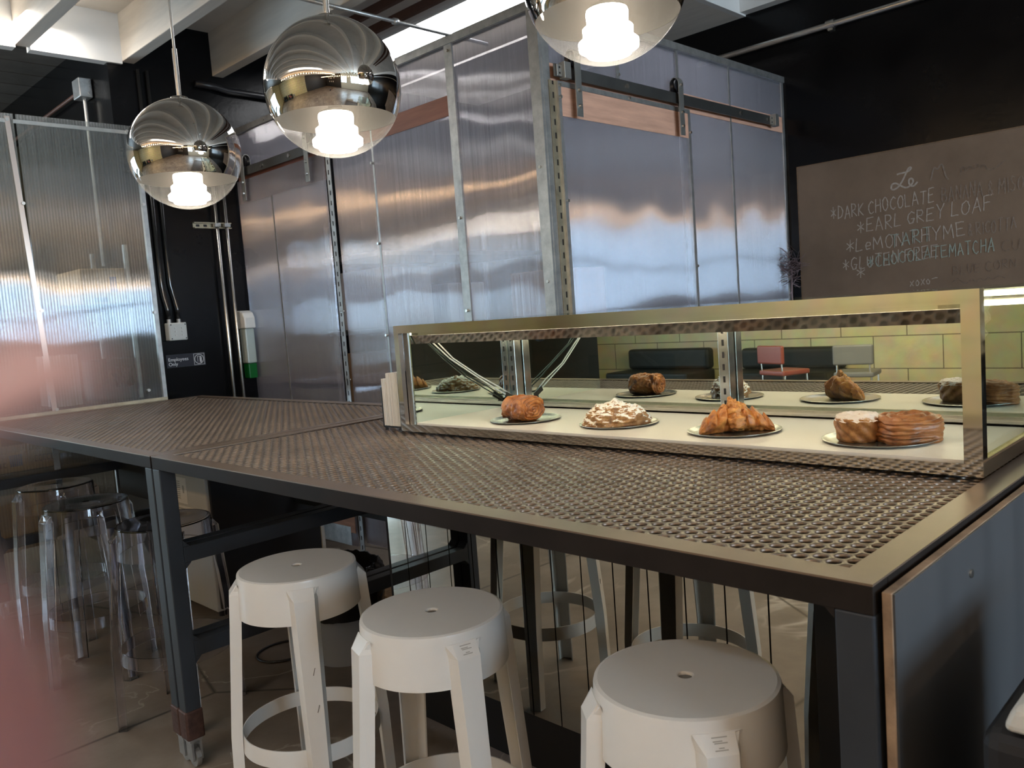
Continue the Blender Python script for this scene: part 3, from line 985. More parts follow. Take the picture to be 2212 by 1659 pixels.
def stool_proto(mt, name):
    root = thing(name, 'x', 'bar stool')
    n = 96
    prof = [(.0135, SH - .006), (.0135, SH - .001), (.016, SH), (.160, SH), (.1665, SH - .0025), (.168, SH - .008), (.1725, SH - .119), (.1695, SH - .120), (.165, SH - .008), (.157, SH - .0055), (.018, SH - .0065)]
    MB().lathe(prof, n, close=True).build('seat', mt, root, smooth=True, auto=14, org=(0, 0, 0))
    for k in range(4):
        a = k * math.pi / 2
        er = Vector((math.cos(a), math.sin(a), 0)); et = Vector((-math.sin(a), math.cos(a), 0))

        def sect(r, z, w, d, th=.0042):
            # open channel: flat outer face with splayed flanks
            o_ = [(-w / 2, 0), (-w * .33, d), (w * .33, d), (w / 2, 0)]
            i_ = [(w / 2 - th * 1.1, 0), (w * .33 - th * .7, d - th), (-w * .33 + th * .7, d - th), (-w / 2 + th * 1.1, 0)]
            return [er * (r + q) + et * p + Vector((0, 0, z)) for p, q in o_ + i_]
        st = [(.1665, SH - .022, .086, .003), (.158, SH - .050, .082, .033), (.164, SH - .12, .078, .032), (.193, .29, .066, .031), (.203, 0, .060, .029)]
        mb = MB()
        rings = [sect(*q) for q in st]
        vs = [p for ring in rings for p in ring]
        fs = []
        for i in range(len(rings) - 1):
            for j in range(8):
                j2 = (j + 1) % 8
                fs.append((i * 8 + j, i * 8 + j2, (i + 1) * 8 + j2, (i + 1) * 8 + j))
        for b_ in (0, (len(rings) - 1) * 8):
            fs += [(b_ + 0, b_ + 1, b_ + 6, b_ + 7), (b_ + 1, b_ + 2, b_ + 5, b_ + 6), (b_ + 2, b_ + 3, b_ + 4, b_ + 5)]
        mb.add(vs, fs)
        # slanted cap on the shoulder
        c0 = sect(.1655, SH - .022, .062, .004); c1 = sect(.160, SH - .046, .060, .027)
        mb.build('leg', mt, root, bev=.0012, org=(0, 0, 0))
    MB().lathe([(.193, .245), (.1965, .245), (.194, .292), (.1905, .292)], n, close=True).build('foot_ring', mt, root, smooth=True, auto=40, org=(0, 0, 0))
    return root


def tocam(x, y, off):
    return math.atan2(-y, -x) + R(off)


wst = stool_proto(K['stool_white'], 'bar_stool')
STW = [(1.183, 2.108, 3, 'worn cream white bar stool with scuffed legs, beside the steel legs where the tables meet'),
       (1.168, 1.484, 22, 'cream white bar stool with grey print on its leg shoulder, between two matching stools'),
       (1.219, .826, 16, 'cream white bar stool standing closest to the blue-grey side panel')]
protos = []
for i, (x, y, off, lab) in enumerate(STW):
    r = wst if i == 0 else copy_tree(wst)
    r.location = (x, y, 0); r.rotation_euler = (0, 0, tocam(x, y, off))
    tag(r, lab, 'bar stool', 'cream white bar stools along the mirrored counter')
    protos.append(r)
# faint moulded print on the middle and near stool shoulders
for r, s_ in ((protos[1], 1), (protos[2], 1)):
    lg = [c for c in r.children if c.name.startswith('leg')][0]
    er = Vector((1, 0, 0)); n_ = Vector((.028, 0, .0215)).normalized(); dn = Vector((.0215, 0, -.028)).normalized()
    mb = MB()
    base = Vector((.1695, 0, SH - .022))
    for (d, wds) in ((.007, (-.013, .013)), (.013, (-.012, .004)), (.016, (-.010, .012)), (.0235, (-.004, .005)), (.027, (-.011, .011))):
        c = base + dn * d + n_ * .0006
        mb.obox(c + Vector((0, sum(wds) / 2, 0)), dn * .0009, Vector((0, (wds[1] - wds[0]) / 2, 0)), n_ * .0003)
    mb.build('moulded_print', K['grey_print'], lg, org=(0, 0, 0))
# scuffs on the stool by the table legs
lg = [c for c in protos[0].children if c.name.startswith('leg')]
for q, (zz, sx) in enumerate(((.40, .006), (.22, -.006), (.5, .004))):
    k = q % 2
    a = (0, 3)[k] * math.pi / 2
    er = Vector((math.cos(a), math.sin(a), 0)); et = Vector((-math.sin(a), math.cos(a), 0))
    rr = .164 + (.63 - zz) / .34 * .029 + .0312
    MB().tube([er * rr + et * sx + Vector((0, 0, zz)), er * (rr + .0006) + et * (sx + .006) + Vector((0, 0, zz + .02))], .0011, 6).build('scuff', K['scuff'], lg[(0, 3)[k]], org=(0, 0, 0))

cst = stool_proto(K['acrylic'], 'clear_stool')
STC = [(1.207, 3.10, 8, 'transparent bar stool with plain clear legs behind the table leg'),
       (1.163, 3.80, 26, 'transparent bar stool with silvery reflections in its legs, in front of another clear one'),
       (1.232, 4.45, 20, 'transparent bar stool farthest along the counter by the cartons')]
for i, (x, y, off, lab) in enumerate(STC):
    r = cst if i == 0 else copy_tree(cst)
    r.location = (x, y, 0); r.rotation_euler = (0, 0, tocam(x, y, off))
    tag(r, lab, 'bar stool', 'transparent bar stools along the bare counter')
    protos.append(r)
# silver inserts painting in reflected light inside two legs of the middle clear stool
r = protos[4]
lgs = [c for c in r.children if c.name.startswith('leg')]
for k in (0, 2):
    a = k * math.pi / 2
    er = Vector((math.cos(a), math.sin(a), 0)); et = Vector((-math.sin(a), math.cos(a), 0))
    pts = []
    mb = MB()
    rings = []
    for (rr, z, w_) in ((.171, SH - .10, .017), (.200, .29, .0145), (.2085, .012, .013)):
        rings.append([er * (rr + .008 + .008 * math.cos(b)) + et * w_ * math.sin(b) + Vector((0, 0, z)) for b in [2 * math.pi * q / 14 for q in range(14)]])
    vs = [p for g in rings for p in g]
    fs = [(i * 14 + j, i * 14 + (j + 1) % 14, (i + 1) * 14 + (j + 1) % 14, (i + 1) * 14 + j) for i in range(2) for j in range(14)]
    fs += [tuple(range(14)), tuple(range(28, 42))]
    mb.add(vs, fs).build('leg_reflection', K['foil'], lgs[k], smooth=True, auto=50, org=(0, 0, 0))

# ------------------------------------------------------------------ pendants
glass_bowl = thin_glass('lamp_clear_glass', (.97, .95, .91), .01, .03, 1.45)
_t = glass_bowl.node_tree
_mx = [n for n in _t.nodes if n.type == 'MIX_SHADER'][0]
_o = [n for n in _t.nodes if n.type == 'OUTPUT_MATERIAL'][0]
_tl = _t.nodes.new('ShaderNodeBsdfTranslucent'); _tl.inputs[0].default_value = (.8, .76, .7, 1)
_m2 = _t.nodes.new('ShaderNodeMixShader'); _m2.inputs[0].default_value = .035
_t.links.new(_mx.outputs[0], _m2.inputs[1]); _t.links.new(_tl.outputs[0], _m2.inputs[2]); _t.links.new(_m2.outputs[0], _o.inputs[0])
mirror_bowl = mat('smoky_mirrored_glass', (.66, .64, .61), .025, 1)
lining = mat('silvered_inner_face', (.33, .31, .29), .3, 1)


def pendant(c, label, tilt=0):
    rr = .2
    t = thing('pendant_lamp', label, 'pendant lamp', c, 0, 'mirrored globe pendants over the counter')
    ac = R(-28)
    prof = [(rr * math.cos(a), rr * math.sin(a)) for a in [ac + (R(86) - ac) * i / 40 for i in range(41)]]
    MB().lathe(prof, 72).build('mirror_shell', mirror_bowl, t, smooth=True, org=(0, 0, 0))
    prof = [((rr - .0012) * math.cos(a), (rr - .0012) * math.sin(a)) for a in [ac + (R(86) - ac) * i / 40 for i in range(41)]]
    MB().lathe(prof, 72).build('inner_lining', lining, t, smooth=True, org=(0, 0, 0))
    prof = [(rr * math.cos(a), rr * math.sin(a)) for a in [R(-90) + (ac - R(-90)) * i / 26 for i in range(27)]]
    MB().lathe(prof, 72).build('glass_bowl', glass_bowl, t, smooth=True, org=(0, 0, 0))
    MB().lathe([(.0, .205), (.03, .205), (.033, .2), (.028, .196), (0, .196)], 32).build('cap', K['chrome'], t, smooth=True, auto=40, org=(0, 0, 0))
    # glowing lamp disc; lower steps stand in for its reflections in the bowl
    pr = [(0, -.075), (.050, -.075), (.052, -.082), (.050, -.108), (.054, -.112), (.062, -.118), (.061, -.138), (.065, -.142), (.074, -.150), (.073, -.166), (.058, -.172), (.055, -.180), (.0, -.184)]
    MB().lathe(pr, 40).build('lamp_and_reflections', K['lamp_glow'], t, smooth=True, auto=30, org=(0, 0, 0))
    MB().lathe([(0, .19), (.02, .19), (.02, -.06), (.045, -.068), (.045, -.076), (0, -.076)], 24).build('lamp_holder', K['alu'], t, smooth=True, auto=30, org=(0, 0, 0))
    MB().tube([(0, 0, .2), (0, 0, .38)], .0085, 14).build('stem', K['alu'], t, smooth=True, auto=60, org=(0, 0, 0))
    MB().tube([(0, 0, .38), (0, 0, 3.08 - c[2])], .0045, 10).build('suspension_rod', K['alu'], t, smooth=True, auto=60, org=(0, 0, 0))
    MB().lathe([(0, 3.085 - c[2]), (.05, 3.085 - c[2]), (.05, 3.06 - c[2]), (0, 3.055 - c[2])], 24).build('canopy', K['alu'], t, smooth=True, auto=30, org=(0, 0, 0))
    return t


pendant((1.404, 3.019, 2.097), 'mirrored glass globe pendant lowest of the three, hanging over the bare counter')
pendant((1.449, 2.10, 2.125), 'mirrored glass globe pendant above the end of the pastry case, whole globe in view')
pendant((1.680, 1.257, 2.217), 'mirrored glass globe pendant cut off by the top of the photo')

# ------------------------------------------------------------------ polycarbonate enclosure behind the counter
en = thing('polycarbonate_enclosure', 'tall walk-in enclosure of milky fluted polycarbonate sheets in galvanised framing behind the counter', 'partition', (XR, YR, 0))
ET = 2.72
for a, b in ((YR + .03, 2.985), (3.03, 3.672), (3.682, 4.06)):
    MB().box(XR + .004, XR + .016, a, b, .12, ET).build('sheet', K['pc_y'], en)
MB().box(XR + .004, XR + .016, 4.10, YB, 2.50, ET).build('sheet', K['pc_y'], en)
for a, b in ((XR + .02, 3.30), (3.32, 3.82)):
    MB().box(a, b, YR + .004, YR + .016, 2.50, ET).build('sheet', K['pc_x'], en)
MB().box(3.835, 4.35, YR + .004, YR + .016, .12, ET).build('sheet', K['pc_x'], en)
MB().box(4.362, XW - .005, YR + .004, YR + .016, .12, ET).build('sheet', K['pc_x'], en)
f = MB().box(XR - .012, XR + .03, YR - .012, YB, ET, ET + .035)
f.build('top_rail', K['galv'], en)
MB().box(XR + .03, XW, YR - .012, YR + .03, ET, ET + .035).build('top_rail', K['galv'], en)


def angle_post(x, y, z0, z1, w, dirn, m, slots=True):
    """slotted angle: strip with punched slots drawn as dark recesses with rims"""
    mb = MB()
    dx, dy = dirn
    nx, ny = -dy, dx

    def bx(s0, s1, n0, n1, za, zb, mbb):
        xs = [x + dx * s0 + nx * n0, x + dx * s1 + nx * n1]; ys = [y + dy * s0 + ny * n0, y + dy * s1 + ny * n1]
        mbb.box(xs[0], xs[1], ys[0], ys[1], za, zb)
    if not slots:
        bx(0, w, 0, .004, z0, z1, mb)
        return mb
    # the strip is assembled round the slot holes, so the slots are real openings
    sp_, sl, sw = .058, .026, .011
    bx(0, (w - sw) / 2, 0, .003, z0, z1, mb)
    bx((w + sw) / 2, w, 0, .003, z0, z1, mb)
    z = z0
    while z < z1:
        bx((w - sw) / 2, (w + sw) / 2, 0, .003, z, min(z1, z + sp_ - sl), mb)
        z += sp_
    return mb


# corner: flat galvanised trim plus slotted angles
MB().box(XR - .012, XR + .003, YR - .010, YR + .05, .0, ET).box(XR + .003, XR + .05, YR - .012, YR + .003, .0, ET).build('corner_post', K['galv'], en)
pm = angle_post(XR + .035, YR - .016, .05, 2.42, .05, (1, 0), K['galv_gold'])
sl = pm.build('slotted_post', K['galv_gold'], en)
MB().box(XR + .034, XR + .086, YR - .0125, YR - .0122, .05, 2.42).build('slot_shade', K['deepblack'], sl)  # thin black sheet painting the shade seen through the slots
pm = angle_post(XR - .016, 4.105, .05, 2.43, .042, (0, -1), K['galv'])
# strip lies in the YZ plane facing the room
sl = MB()
z = .05
a0, a1, sw = 4.063, 4.105, .011
mid = (a0 + a1) / 2
sl.box(XR - .016, XR - .013, a0, mid - sw / 2, .05, 2.43).box(XR - .016, XR - .013, mid + sw / 2, a1, .05, 2.43)
while z < 2.43:
    sl.box(XR - .016, XR - .013, mid - sw / 2, mid + sw / 2, z, min(2.43, z + .032)); z += .058
slo = sl.build('slotted_post', K['galv'], en)
MB().box(XR - .0105, XR - .0102, a0, a1, .05, 2.43).build('slot_shade', K['deepblack'], slo)  # black sheet in place of the shade behind these slots
f = MB().box(XR - .006, XR + .004, 2.98, 3.034, .12, ET)
f.build('mullion', K['galv'], en)
MB().box(XR + .001, XR + .0035, 3.670, 3.684, .12, ET).build('mullion', K['galv'], en)
for x, w_ in ((3.31, .022), (3.828, .02), (4.356, .014)):
    MB().box(x - w_ / 2, x + w_ / 2, YR - .001, YR + .0035, .12 if x > 3.8 else 2.5, ET).build('mullion', K['galv'], en)
MB().box(XW - .03, XW - .004, YR - .004, YR + .0035, .12, ET).build('mullion', K['galv'], en)
# timber rails behind the sheets that carry the tracks
MB().box(XR - .0005, XR + .0035, 3.036, 3.669, 2.395, 2.49).box(XR - .0005, XR + .0035, 3.685, 4.06, 2.395, 2.49).box(XR - .0005, XR + .03, 4.107, YB, 2.415, 2.499).build('timber_rail', K['wood_dark'], en)
MB().box(XR + .052, 3.817, YR - .0005, YR + .0035, 2.415, 2.499).box(3.84, 4.348, YR - .0005, YR + .0035, 2.415, 2.508).box(4.364, XW - .031, YR - .0005, YR + .0035, 2.415, 2.508).build('timber_rail', K['wood_pink'], en)
for y, z in ((2.46, 2.05), (2.46, 1.25), (2.46, 1.55), (3.007, 1.9), (3.007, 1.45), (3.677, 1.85), (3.677, 2.28), (3.677, 1.35), (3.007, 2.69), (4.09, 2.40), (4.085, 1.5), (4.085, 1.1), (4.75, 2.735)):
    MB().tube([(XR + .003, y, z), (XR - .010 - .006, y, z)], .007, 10).build('fastener', K['alu'], en)
for x, z in ((3.31, 2.52), (3.828, 2.74), (3.84, 2.55), (3.84, 2.44), (4.356, 2.735), (4.99, 2.735), (4.99, 1.7), (3.9, 2.2), (3.9, 1.5), (3.9, 1.9)):
    MB().tube([(x, YR + .003, z), (x, YR - .010, z)], .007, 10).build('fastener', K['alu'], en)


def track(name, label, along, a, b, fixed, z, hangers, stops):
    """flat-bar barn-door track on stand-off bolts with end stops"""
    t = thing(name, label, 'door track', (XR, a, z) if along == 'Y' else (a, YR, z))

    def B(mb, s0, s1, n0, n1, z0, z1):
        if along == 'Y': mb.box(fixed - n1, fixed - n0, s0, s1, z0, z1)
        else: mb.box(s0, s1, fixed - n1, fixed - n0, z0, z1)
        return mb
    B(MB(), a, b, .032, .040, z - .027, z + .027).build('rail', K['track'], t, bev=.001)
    bo = MB()
    for s in hangers:
        if along == 'Y': bo.tube([(fixed, s, z), (fixed - .047, s, z)], .012, 12)
        else: bo.tube([(s, fixed, z), (s, fixed - .047, z)], .012, 12)
    bo.build('stand_off_bolt', K['alu'], t)
    for s in stops:
        mb = MB()
        B(mb, s - .022, s + .022, .028, .062, z - .033, z + .038)
        B(mb, s - .055, s - .022, .040, .046, z - .025, z + .025)
        st = mb.build('end_stop', K['hang'], t, bev=.002)
        h = MB()
        for dz in (-.012, .012):
            if along == 'Y': h.tube([(fixed - .061, s - .038, z + dz), (fixed - .0465, s - .038, z + dz)], .004, 8)
            else: h.tube([(s - .038, fixed - .047, z + dz), (s - .038, fixed - .0455, z + dz)], .005, 8)
        h.build('hole', K['deepblack'], st)
    return t


track('door_track', 'dark flat sliding door rail on the enclosure face towards the chalkboard', 'X', 2.80, 4.80, YR, 2.458, (3.32, 4.40, 4.72), (2.865, 4.80))
track('door_track', 'dark flat sliding door rail over the brown topped door near the conduits', 'Y', 4.18, 5.12, XR, 2.458, (4.45, 4.78), ())


def hanger(t, along, s, fixed, z, length):
    """strap hanger hooked over a grooved wheel"""
    pts = []
    r = .036
    mb = MB()
    w_ = .021

    def P(a, n, zz):
        return (fixed - n, a, zz) if along == 'Y' else (a, fixed - n, zz)
    # inverted J profile in the (n,z) plane extruded along the track
    prof = []
    for i in range(13):
        an = math.pi * i / 12
        prof.append((.046 + r * .62 - r * .62 * math.cos(an) - r * .62, z + .07 + .034 * math.sin(an)))
    out = [(.064, z - length)] + [(.064, z + .07)] + [(.036 + .028 * math.cos(math.pi * i / 12), z + .07 + .034 * math.sin(math.pi * i / 12)) for i in range(1, 12)] + [(.008, z + .07), (.008, z + .015)]
    inn = [(n + (.004 if n < .036 else -.004), zz - (.004 if zz > z + .08 else 0)) for n, zz in reversed(out)]
    poly = [P(s - w_, n, zz) for n, zz in out + inn]
    d = (0, 2 * w_, 0) if along == 'Y' else (2 * w_, 0, 0)
    k = len(out)
    vs = [Vector(p) for p in poly] + [Vector(p) + Vector(d) for p in poly]
    n = len(poly)
    fs = []
    for i in range(k - 1):
        j = n - 1 - i
        fs.append((i, i + 1, j - 1, j)); fs.append((n + i, n + j, n + j - 1, n + i + 1))
        fs.append((i, n + i, n + i + 1, i + 1)); fs.append((j, j - 1, n + j - 1, n + j))
    fs.append((0, n - 1, 2 * n - 1, n)); fs.append((k - 1, n + k - 1, n + k, k))
    mb.add(vs, fs)
    h = mb.build('hanger', K['hang'], t, bev=.0006)
    wv = MB()
    a0 = Vector(P(s, .022, z + .062)); a1 = Vector(P(s, .052, z + .062))
    wv.tube([a0, a0.lerp(a1, .3), a0.lerp(a1, .5), a0.lerp(a1, .7), a1], [.038, .034, .030, .034, .038], 28)
    wv.build('wheel', K['black'], h, smooth=True, auto=40)
    bo = MB()
    for zz in (z + .062, z - .075, z - length + .045):
        bo.tube([P(s, .058, zz), P(s, .074, zz)], [.011, .007], 12)
    bo.build('bolt', K['alu'], h)
    return h


# sliding doors
d1 = thing('sliding_door', 'fluted sliding door with pale fir board across its top, facing the chalkboard side', 'door', (2.83, YR - .03, 0))
MB().box(2.835, 3.886, YR - .022, YR - .010, .12, 2.42).build('sheet', K['pc_x'], d1)
f = MB().box(2.832, 2.852, YR - .026, YR - .006, .12, 2.42).box(3.868, 3.888, YR - .026, YR - .006, .12, 2.42).box(2.852, 3.868, YR - .026, YR - .006, 2.398, 2.42)
f.build('edge_trim', K['galv'], d1)
MB().box(2.853, 3.867, YR - .0245, YR - .0222, 2.27, 2.397).build('fir_board', K['wood_pink'], d1)
for s in (2.93, 3.755): hanger(d1, 'X', s, YR, 2.458, .19)
for x, z in ((2.842, 2.35), (3.35, 2.41), (3.878, 2.30), (2.842, 2.40), (2.845, 1.9), (3.878, 1.6)):
    MB().tube([(x, YR - .02, z), (x, YR - .036, z)], .007, 10).build('fastener', K['alu'], d1)
d2 = thing('sliding_door', 'fluted sliding door with glossy brown board across its top, beside the soap dispenser', 'door', (XR - .03, 4.1, 0))
MB().box(XR - .030, XR - .018, 4.112, 5.135, .10, 2.41).build('sheet', K['pc_y'], d2)
MB().box(XR - .0176, XR - .0145, 4.114, 5.133, 2.265, 2.408).build('top_board', mat('glossy_brown_board', (.30, .16, .12), .3, var=.2, vs=3), d2)
MB().box(XR - .034, XR - .0302, 4.115, 5.133, .18, .32).build('bottom_board', K['wood_pink'], d2)
MB().box(XR - .036, XR - .0345, 4.16, 5.1, .10, .215).build('kick_strip', K['galv'], d2)
for s in (4.992, 4.232): hanger(d2, 'Y', s, XR, 2.458, .19)
MB().box(XR - .032, XR - .0302, 4.70, 4.712, .33, 2.26).build('seam', K['galv'], d2)

# things kept inside the enclosure, seen as blurs through the sheets
rk = thing('storage_rack', 'tall wire storage rack seen dimly through the milky enclosure', 'shelving', (3.3, 3.0, 0))
f = MB()
for x in (3.25, 4.75):
    for y in (4.35, 4.95): f.tube([(x, y, 0), (x, y, 2.1)], .014, 10)
f.build('post', K['galv'], rk)
for z in (.35, .85, 1.35, 1.85):
    MB().box(3.22, 4.78, 4.33, 4.97, z, z + .03).build('shelf', K['alu'], rk)
bxs = [(3.3, 3.75, 4.4, 4.9, .88, 1.22, 'carton', 'brown carton low on the rack behind the milky sheets'), (3.85, 4.2, 4.4, 4.85, 1.38, 1.66, 'white_plastic', 'white tub on the rack behind the milky sheets'),
       (3.3, 3.7, 4.4, 4.9, 1.38, 1.78, 'paper', 'white box on the third shelf behind the milky sheets'), (4.3, 4.7, 4.4, 4.9, .88, 1.25, 'carton', 'brown carton deep in the corner behind the milky sheets')]
for (a, b, c, d, e, g, m_, lab) in bxs:
    o = MB().box(a, b, c, d, e, g).build('storage_box', K[m_], org=(a, c, e), bev=.006)
    tag(o, lab, 'box', 'boxes stored inside the enclosure')
o = MB().box(3.0, 3.35, 2.62, 2.95, 1.18, 1.62).build('storage_box', K['wood_pink'], org=(3.0, 2.62, 1.18), bev=.006)
tag(o, 'orange tinted box showing through the sheet left of the corner post', 'box', 'boxes stored inside the enclosure')
ct = thing('prep_table', 'pale prep table inside the enclosure below the orange tinted box', 'table', (3.0, 2.6, 0))
MB().box(2.95, 4.3, 2.55, 3.15, 1.14, 1.178).build('tabletop', K['alu'], ct)
f = MB()
for x in (2.98, 4.25):
    for y in (2.58, 3.1): f.box(x, x + .04, y, y + .04, 0, 1.14)
f.build('legs', K['galv'], ct)

# ------------------------------------------------------------------ fluted screen at the end of the counter
fs_ = thing('fluted_screen', 'clear fluted plastic screen at the far end of the counter, kitchen goods showing through', 'screen', (.4, 5.02, 0))
f = MB().box(-.3, 1.404, 5.015, 5.027, 1.06, 2.675)
f.build('sheet', K['pc_clear'], fs_)
MB().box(1.418, 2.045, 5.015, 5.027, 1.06, 2.675).build('sheet', K['pc_clear'], fs_)
MB().box(-.3, 1.70, 5.015, 5.027, .08, 1.03).build('lower_sheet', K['pc_low'], fs_)
f = MB().prism([(1.36, 5.010, 2.66), (1.385, 5.010, 2.66), (1.445, 5.010, 1.062), (1.42, 5.010, 1.062)], (0, .005, 0))
f.build('joint_strip', mat('pinkish_aluminium', (.62, .52, .46), .3, .8), fs_)
MB().box(1.395, 1.425, 5.009, 5.0145, .10, 1.0).build('joint_strip', K['galv'], fs_)
MB().box(1.40, 2.0, 5.008, 5.0145, 2.625, 2.645).box(-.3, 1.36, 5.008, 5.0145, 2.625, 2.645).build('top_strip', K['alu'], fs_)
MB().box(2.035, 2.058, 5.006, 5.034, 1.052, 2.678).build('edge_trim', K['galv'], fs_)
MB().box(-.3, 2.058, 5.004, 5.030, 1.0505, 1.068).build('sill', K['galv_gold'], fs_)
for x, z in ((1.37, 2.64), (1.99, 2.64), (1.40, 2.2), (2.04, 2.22), (1.425, 1.62), (2.035, 1.58), (1.95, 1.12), (1.44, 1.075)):
    MB().tube([(x, 5.016, z), (x, 4.998, z)], .009, 10).build('fastener', K['alu'], fs_)

# goods behind the screen
sh = thing('kitchen_shelf', 'dark kitchen shelf unit behind the fluted screen', 'shelving', (.6, 5.3, 0))
for z in (.71, 1.04, 1.62):
    MB().box(-.2, 1.978, 5.16, 5.75, z, z + .03).build('shelf', K['steel_blue'], sh)
f = MB()
for x in (-.198, 1.956):
    for y in (5.165, 5.72): f.box(x, x + .022, y, y + .022, 0, 2.0)
f.build('post', K['galv'], sh)


def text(body, size, mat_, parent, M4, name='lettering', align='LEFT', ext=.0004, spacing=1.0, shear=0):
    cu = bpy.data.curves.new(name, 'FONT')
    cu.body = body; cu.size = size; cu.align_x = align; cu.extrude = ext; cu.space_character = spacing; cu.shear = shear
    ob = bpy.data.objects.new(name, cu)
    COL.objects.link(ob)
    dg = bpy.context.evaluated_depsgraph_get()
    me = bpy.data.meshes.new_from_object(ob.evaluated_get(dg))
    bpy.data.objects.remove(ob)
    me.name = name
    me.materials.clear(); me.materials.append(mat_)
    me.transform(M4)
    o = bpy.data.objects.new(name, me)
    COL.objects.link(o)
    if parent is not None: o.parent = parent
    return o


def frame(origin, ux, uz):
    """matrix taking text x,y to world directions ux, uz"""
    ux, uz = Vector(ux), Vector(uz)
    n = ux.cross(uz)
    return Matrix(((ux.x, uz.x, n.x, origin[0]), (ux.y, uz.y, n.y, origin[1]), (ux.z, uz.z, n.z, origin[2]), (0, 0, 0, 1)))


def carton(name, x0, x1, y0, y1, z0, z1, label, txt=None, group=None, m_='carton'):
    o = MB().box(x0, x1, y0, y1, z0, z1).build(name, K[m_], org=(x0, y0, z0), bev=.004)
    tag(o, label, 'carton', group)
    return o


CG = 'brown cartons behind the fluted screen'
c1 = carton('carton', .72, 1.475, 5.17, 5.55, .745, .855, 'long brown carton printed in blue, seen under the counter on the dark shelf', group=CG)
text('Karat', .062, K['print_brown'], c1, frame((.345, -.0008, .03), (1, 0, 0), (0, 0, 1)))
f = MB()
for i in range(6): f.box(1.222 + i * .0105, 1.229 + i * .0105, 5.168, 5.1695, .775, .84)
f.build('blue_print', K['print_blue'], c1, org=(.72, 5.17, .745))
f = MB()
for i in range(5):
    x = 1.345 + i * .021
    f.box(x, x + .016, 5.168, 5.1695, .786, .790).box(x, x + .016, 5.168, 5.1695, .816, .820).box(x, x + .003, 5.168, 5.1695, .79, .816)
f.build('box_print', K['print_brown'], c1, org=(.72, 5.17, .745))
c2 = carton('carton', 1.70, 2.05 - .1, 5.18, 5.6, 1.65, 1.86, 'brown carton with blue stripes, on the top shelf behind the screen', group=CG)
MB().box(1.86, 1.90, 5.178, 5.1795, 1.72, 1.81).build('blue_print', K['print_blue'], c2, org=(1.70, 5.18, 1.65))
MB().box(1.76, 1.84, 5.178, 5.1795, 1.66, 1.69).build('box_print', K['print_brown'], c2, org=(1.70, 5.18, 1.65))
carton('carton', .55, 1.25, 5.2, 5.6, 1.65, 1.80, 'wide plain brown carton beside the striped one behind the screen', group=CG)
carton('carton', .75, 1.40, 5.2, 5.6, .30, .62, 'low brown carton near the floor behind the clear stools', group=CG)
o = MB().box(1.50, 1.64, 5.2, 5.5, 1.07, 1.366).build('paper_stack', K['paper'], org=(1.5, 5.2, 1.07), bev=.004)
tag(o, 'bright white upright stack of paper goods behind the fluted screen', 'paper stack')
cr = thing('milk_crate', 'dark green lattice crate behind the lower edge of the fluted screen', 'crate', (1.77, 5.18, 1.07))
f = MB().box(1.75, 1.95, 5.18, 5.19, 1.07, 1.15).box(1.75, 1.95, 5.18, 5.19, 1.27, 1.32).box(1.75, 1.76, 5.18, 5.5, 1.07, 1.32).box(1.94, 1.95, 5.18, 5.5, 1.07, 1.32).box(1.75, 1.95, 5.49, 5.5, 1.07, 1.32)
for k in range(0, 4):
    for s_ in (-1, 1):
        x = 1.76 + k * .04
        f.obox((x + .03, 5.185, 1.21), (.030 * s_, 0, .06), (0, .004, 0), (.004, 0, -.003 * s_))
f.build('body', K['crate'], cr)
# electrical box and conduits on the kitchen wall
eb = thing('junction_box', 'galvanised electrical box high on the black wall above the screen', 'electrical box', (1.9, 5.45, 2.95))
MB().box(1.90, 1.975, 5.42, 5.54, 2.925, 3.04).build('box', K['galv'], eb, bev=.005)
f = MB()
for x, z in ((1.962, 3.02), (1.962, 2.99), (1.955, 2.95)): f.tube([(x, 5.42, z), (x, 5.414, z)], .008, 10)
f.build('knockout', K['alu'], eb)
MB().tube([(1.945, 5.48, 2.925), (1.945, 5.48, 2.4), (1.945, 5.48, 1.9)], .011, 12).build('conduit', K['galv'], eb)
MB().tube([(1.95, 5.54, 2.99), (1.95, 7.2, 2.97)], .011, 12).build('conduit', K['brown'], eb)

# ------------------------------------------------------------------ far black wall fittings
sg = thing('employees_sign', 'small black sign with white lettering and a figure in a ring', 'sign', (2.137, YB - .004, 1.23))
MB().box(2.137, 2.388, YB - .005, YB - .0005, 1.232, 1.314).build('plate', K['sign'], sg)
sm = frame((.010, -.0018, .043), (1, 0, 0), (0, 0, 1))
text('Employees', .030, K['sign_white'], sg, sm)
text('Only', .030, K['sign_white'], sg, frame((.010, -.0018, .014), (1, 0, 0), (0, 0, 1)))
f = MB().tube([(2.347 + .029 * math.cos(a), YB - .0055, 1.273 + .029 * math.sin(a)) for a in [2 * math.pi * i / 32 for i in range(32)]], .0018, 6, closed=True)
for (a, b, c, d) in ((2.312, 2.382, 1.237, 1.239), (2.312, 2.382, 1.307, 1.309), (2.312, 2.314, 1.237, 1.309), (2.380, 2.382, 1.237, 1.309),
                     (2.336, 2.338, 1.255, 1.292), (2.336, 2.352, 1.290, 1.292), (2.350, 2.352, 1.25, 1.292)): f.box(a, b, YB - .0062, YB - .0052, c, d)
f.obox((2.358, YB - .0057, 1.272), (.004, 0, 0), (0, .0005, 0), (.001, 0, .010)).obox((2.356, YB - .0057, 1.256), (.002, 0, 0), (0, .0005, 0), (-.003, 0, .008)).obox((2.361, YB - .0057, 1.256), (.002, 0, 0), (0, .0005, 0), (.003, 0, .008))
f.tube([(2.358, YB - .0052, 1.287), (2.358, YB - .0062, 1.287)], .004, 12)
f.build('pictogram', K['sign_white'], sg)
sb = thing('switch_box', 'light grey switch enclosure on the black wall above the sign', 'switch box', (2.15, YB, 1.4))
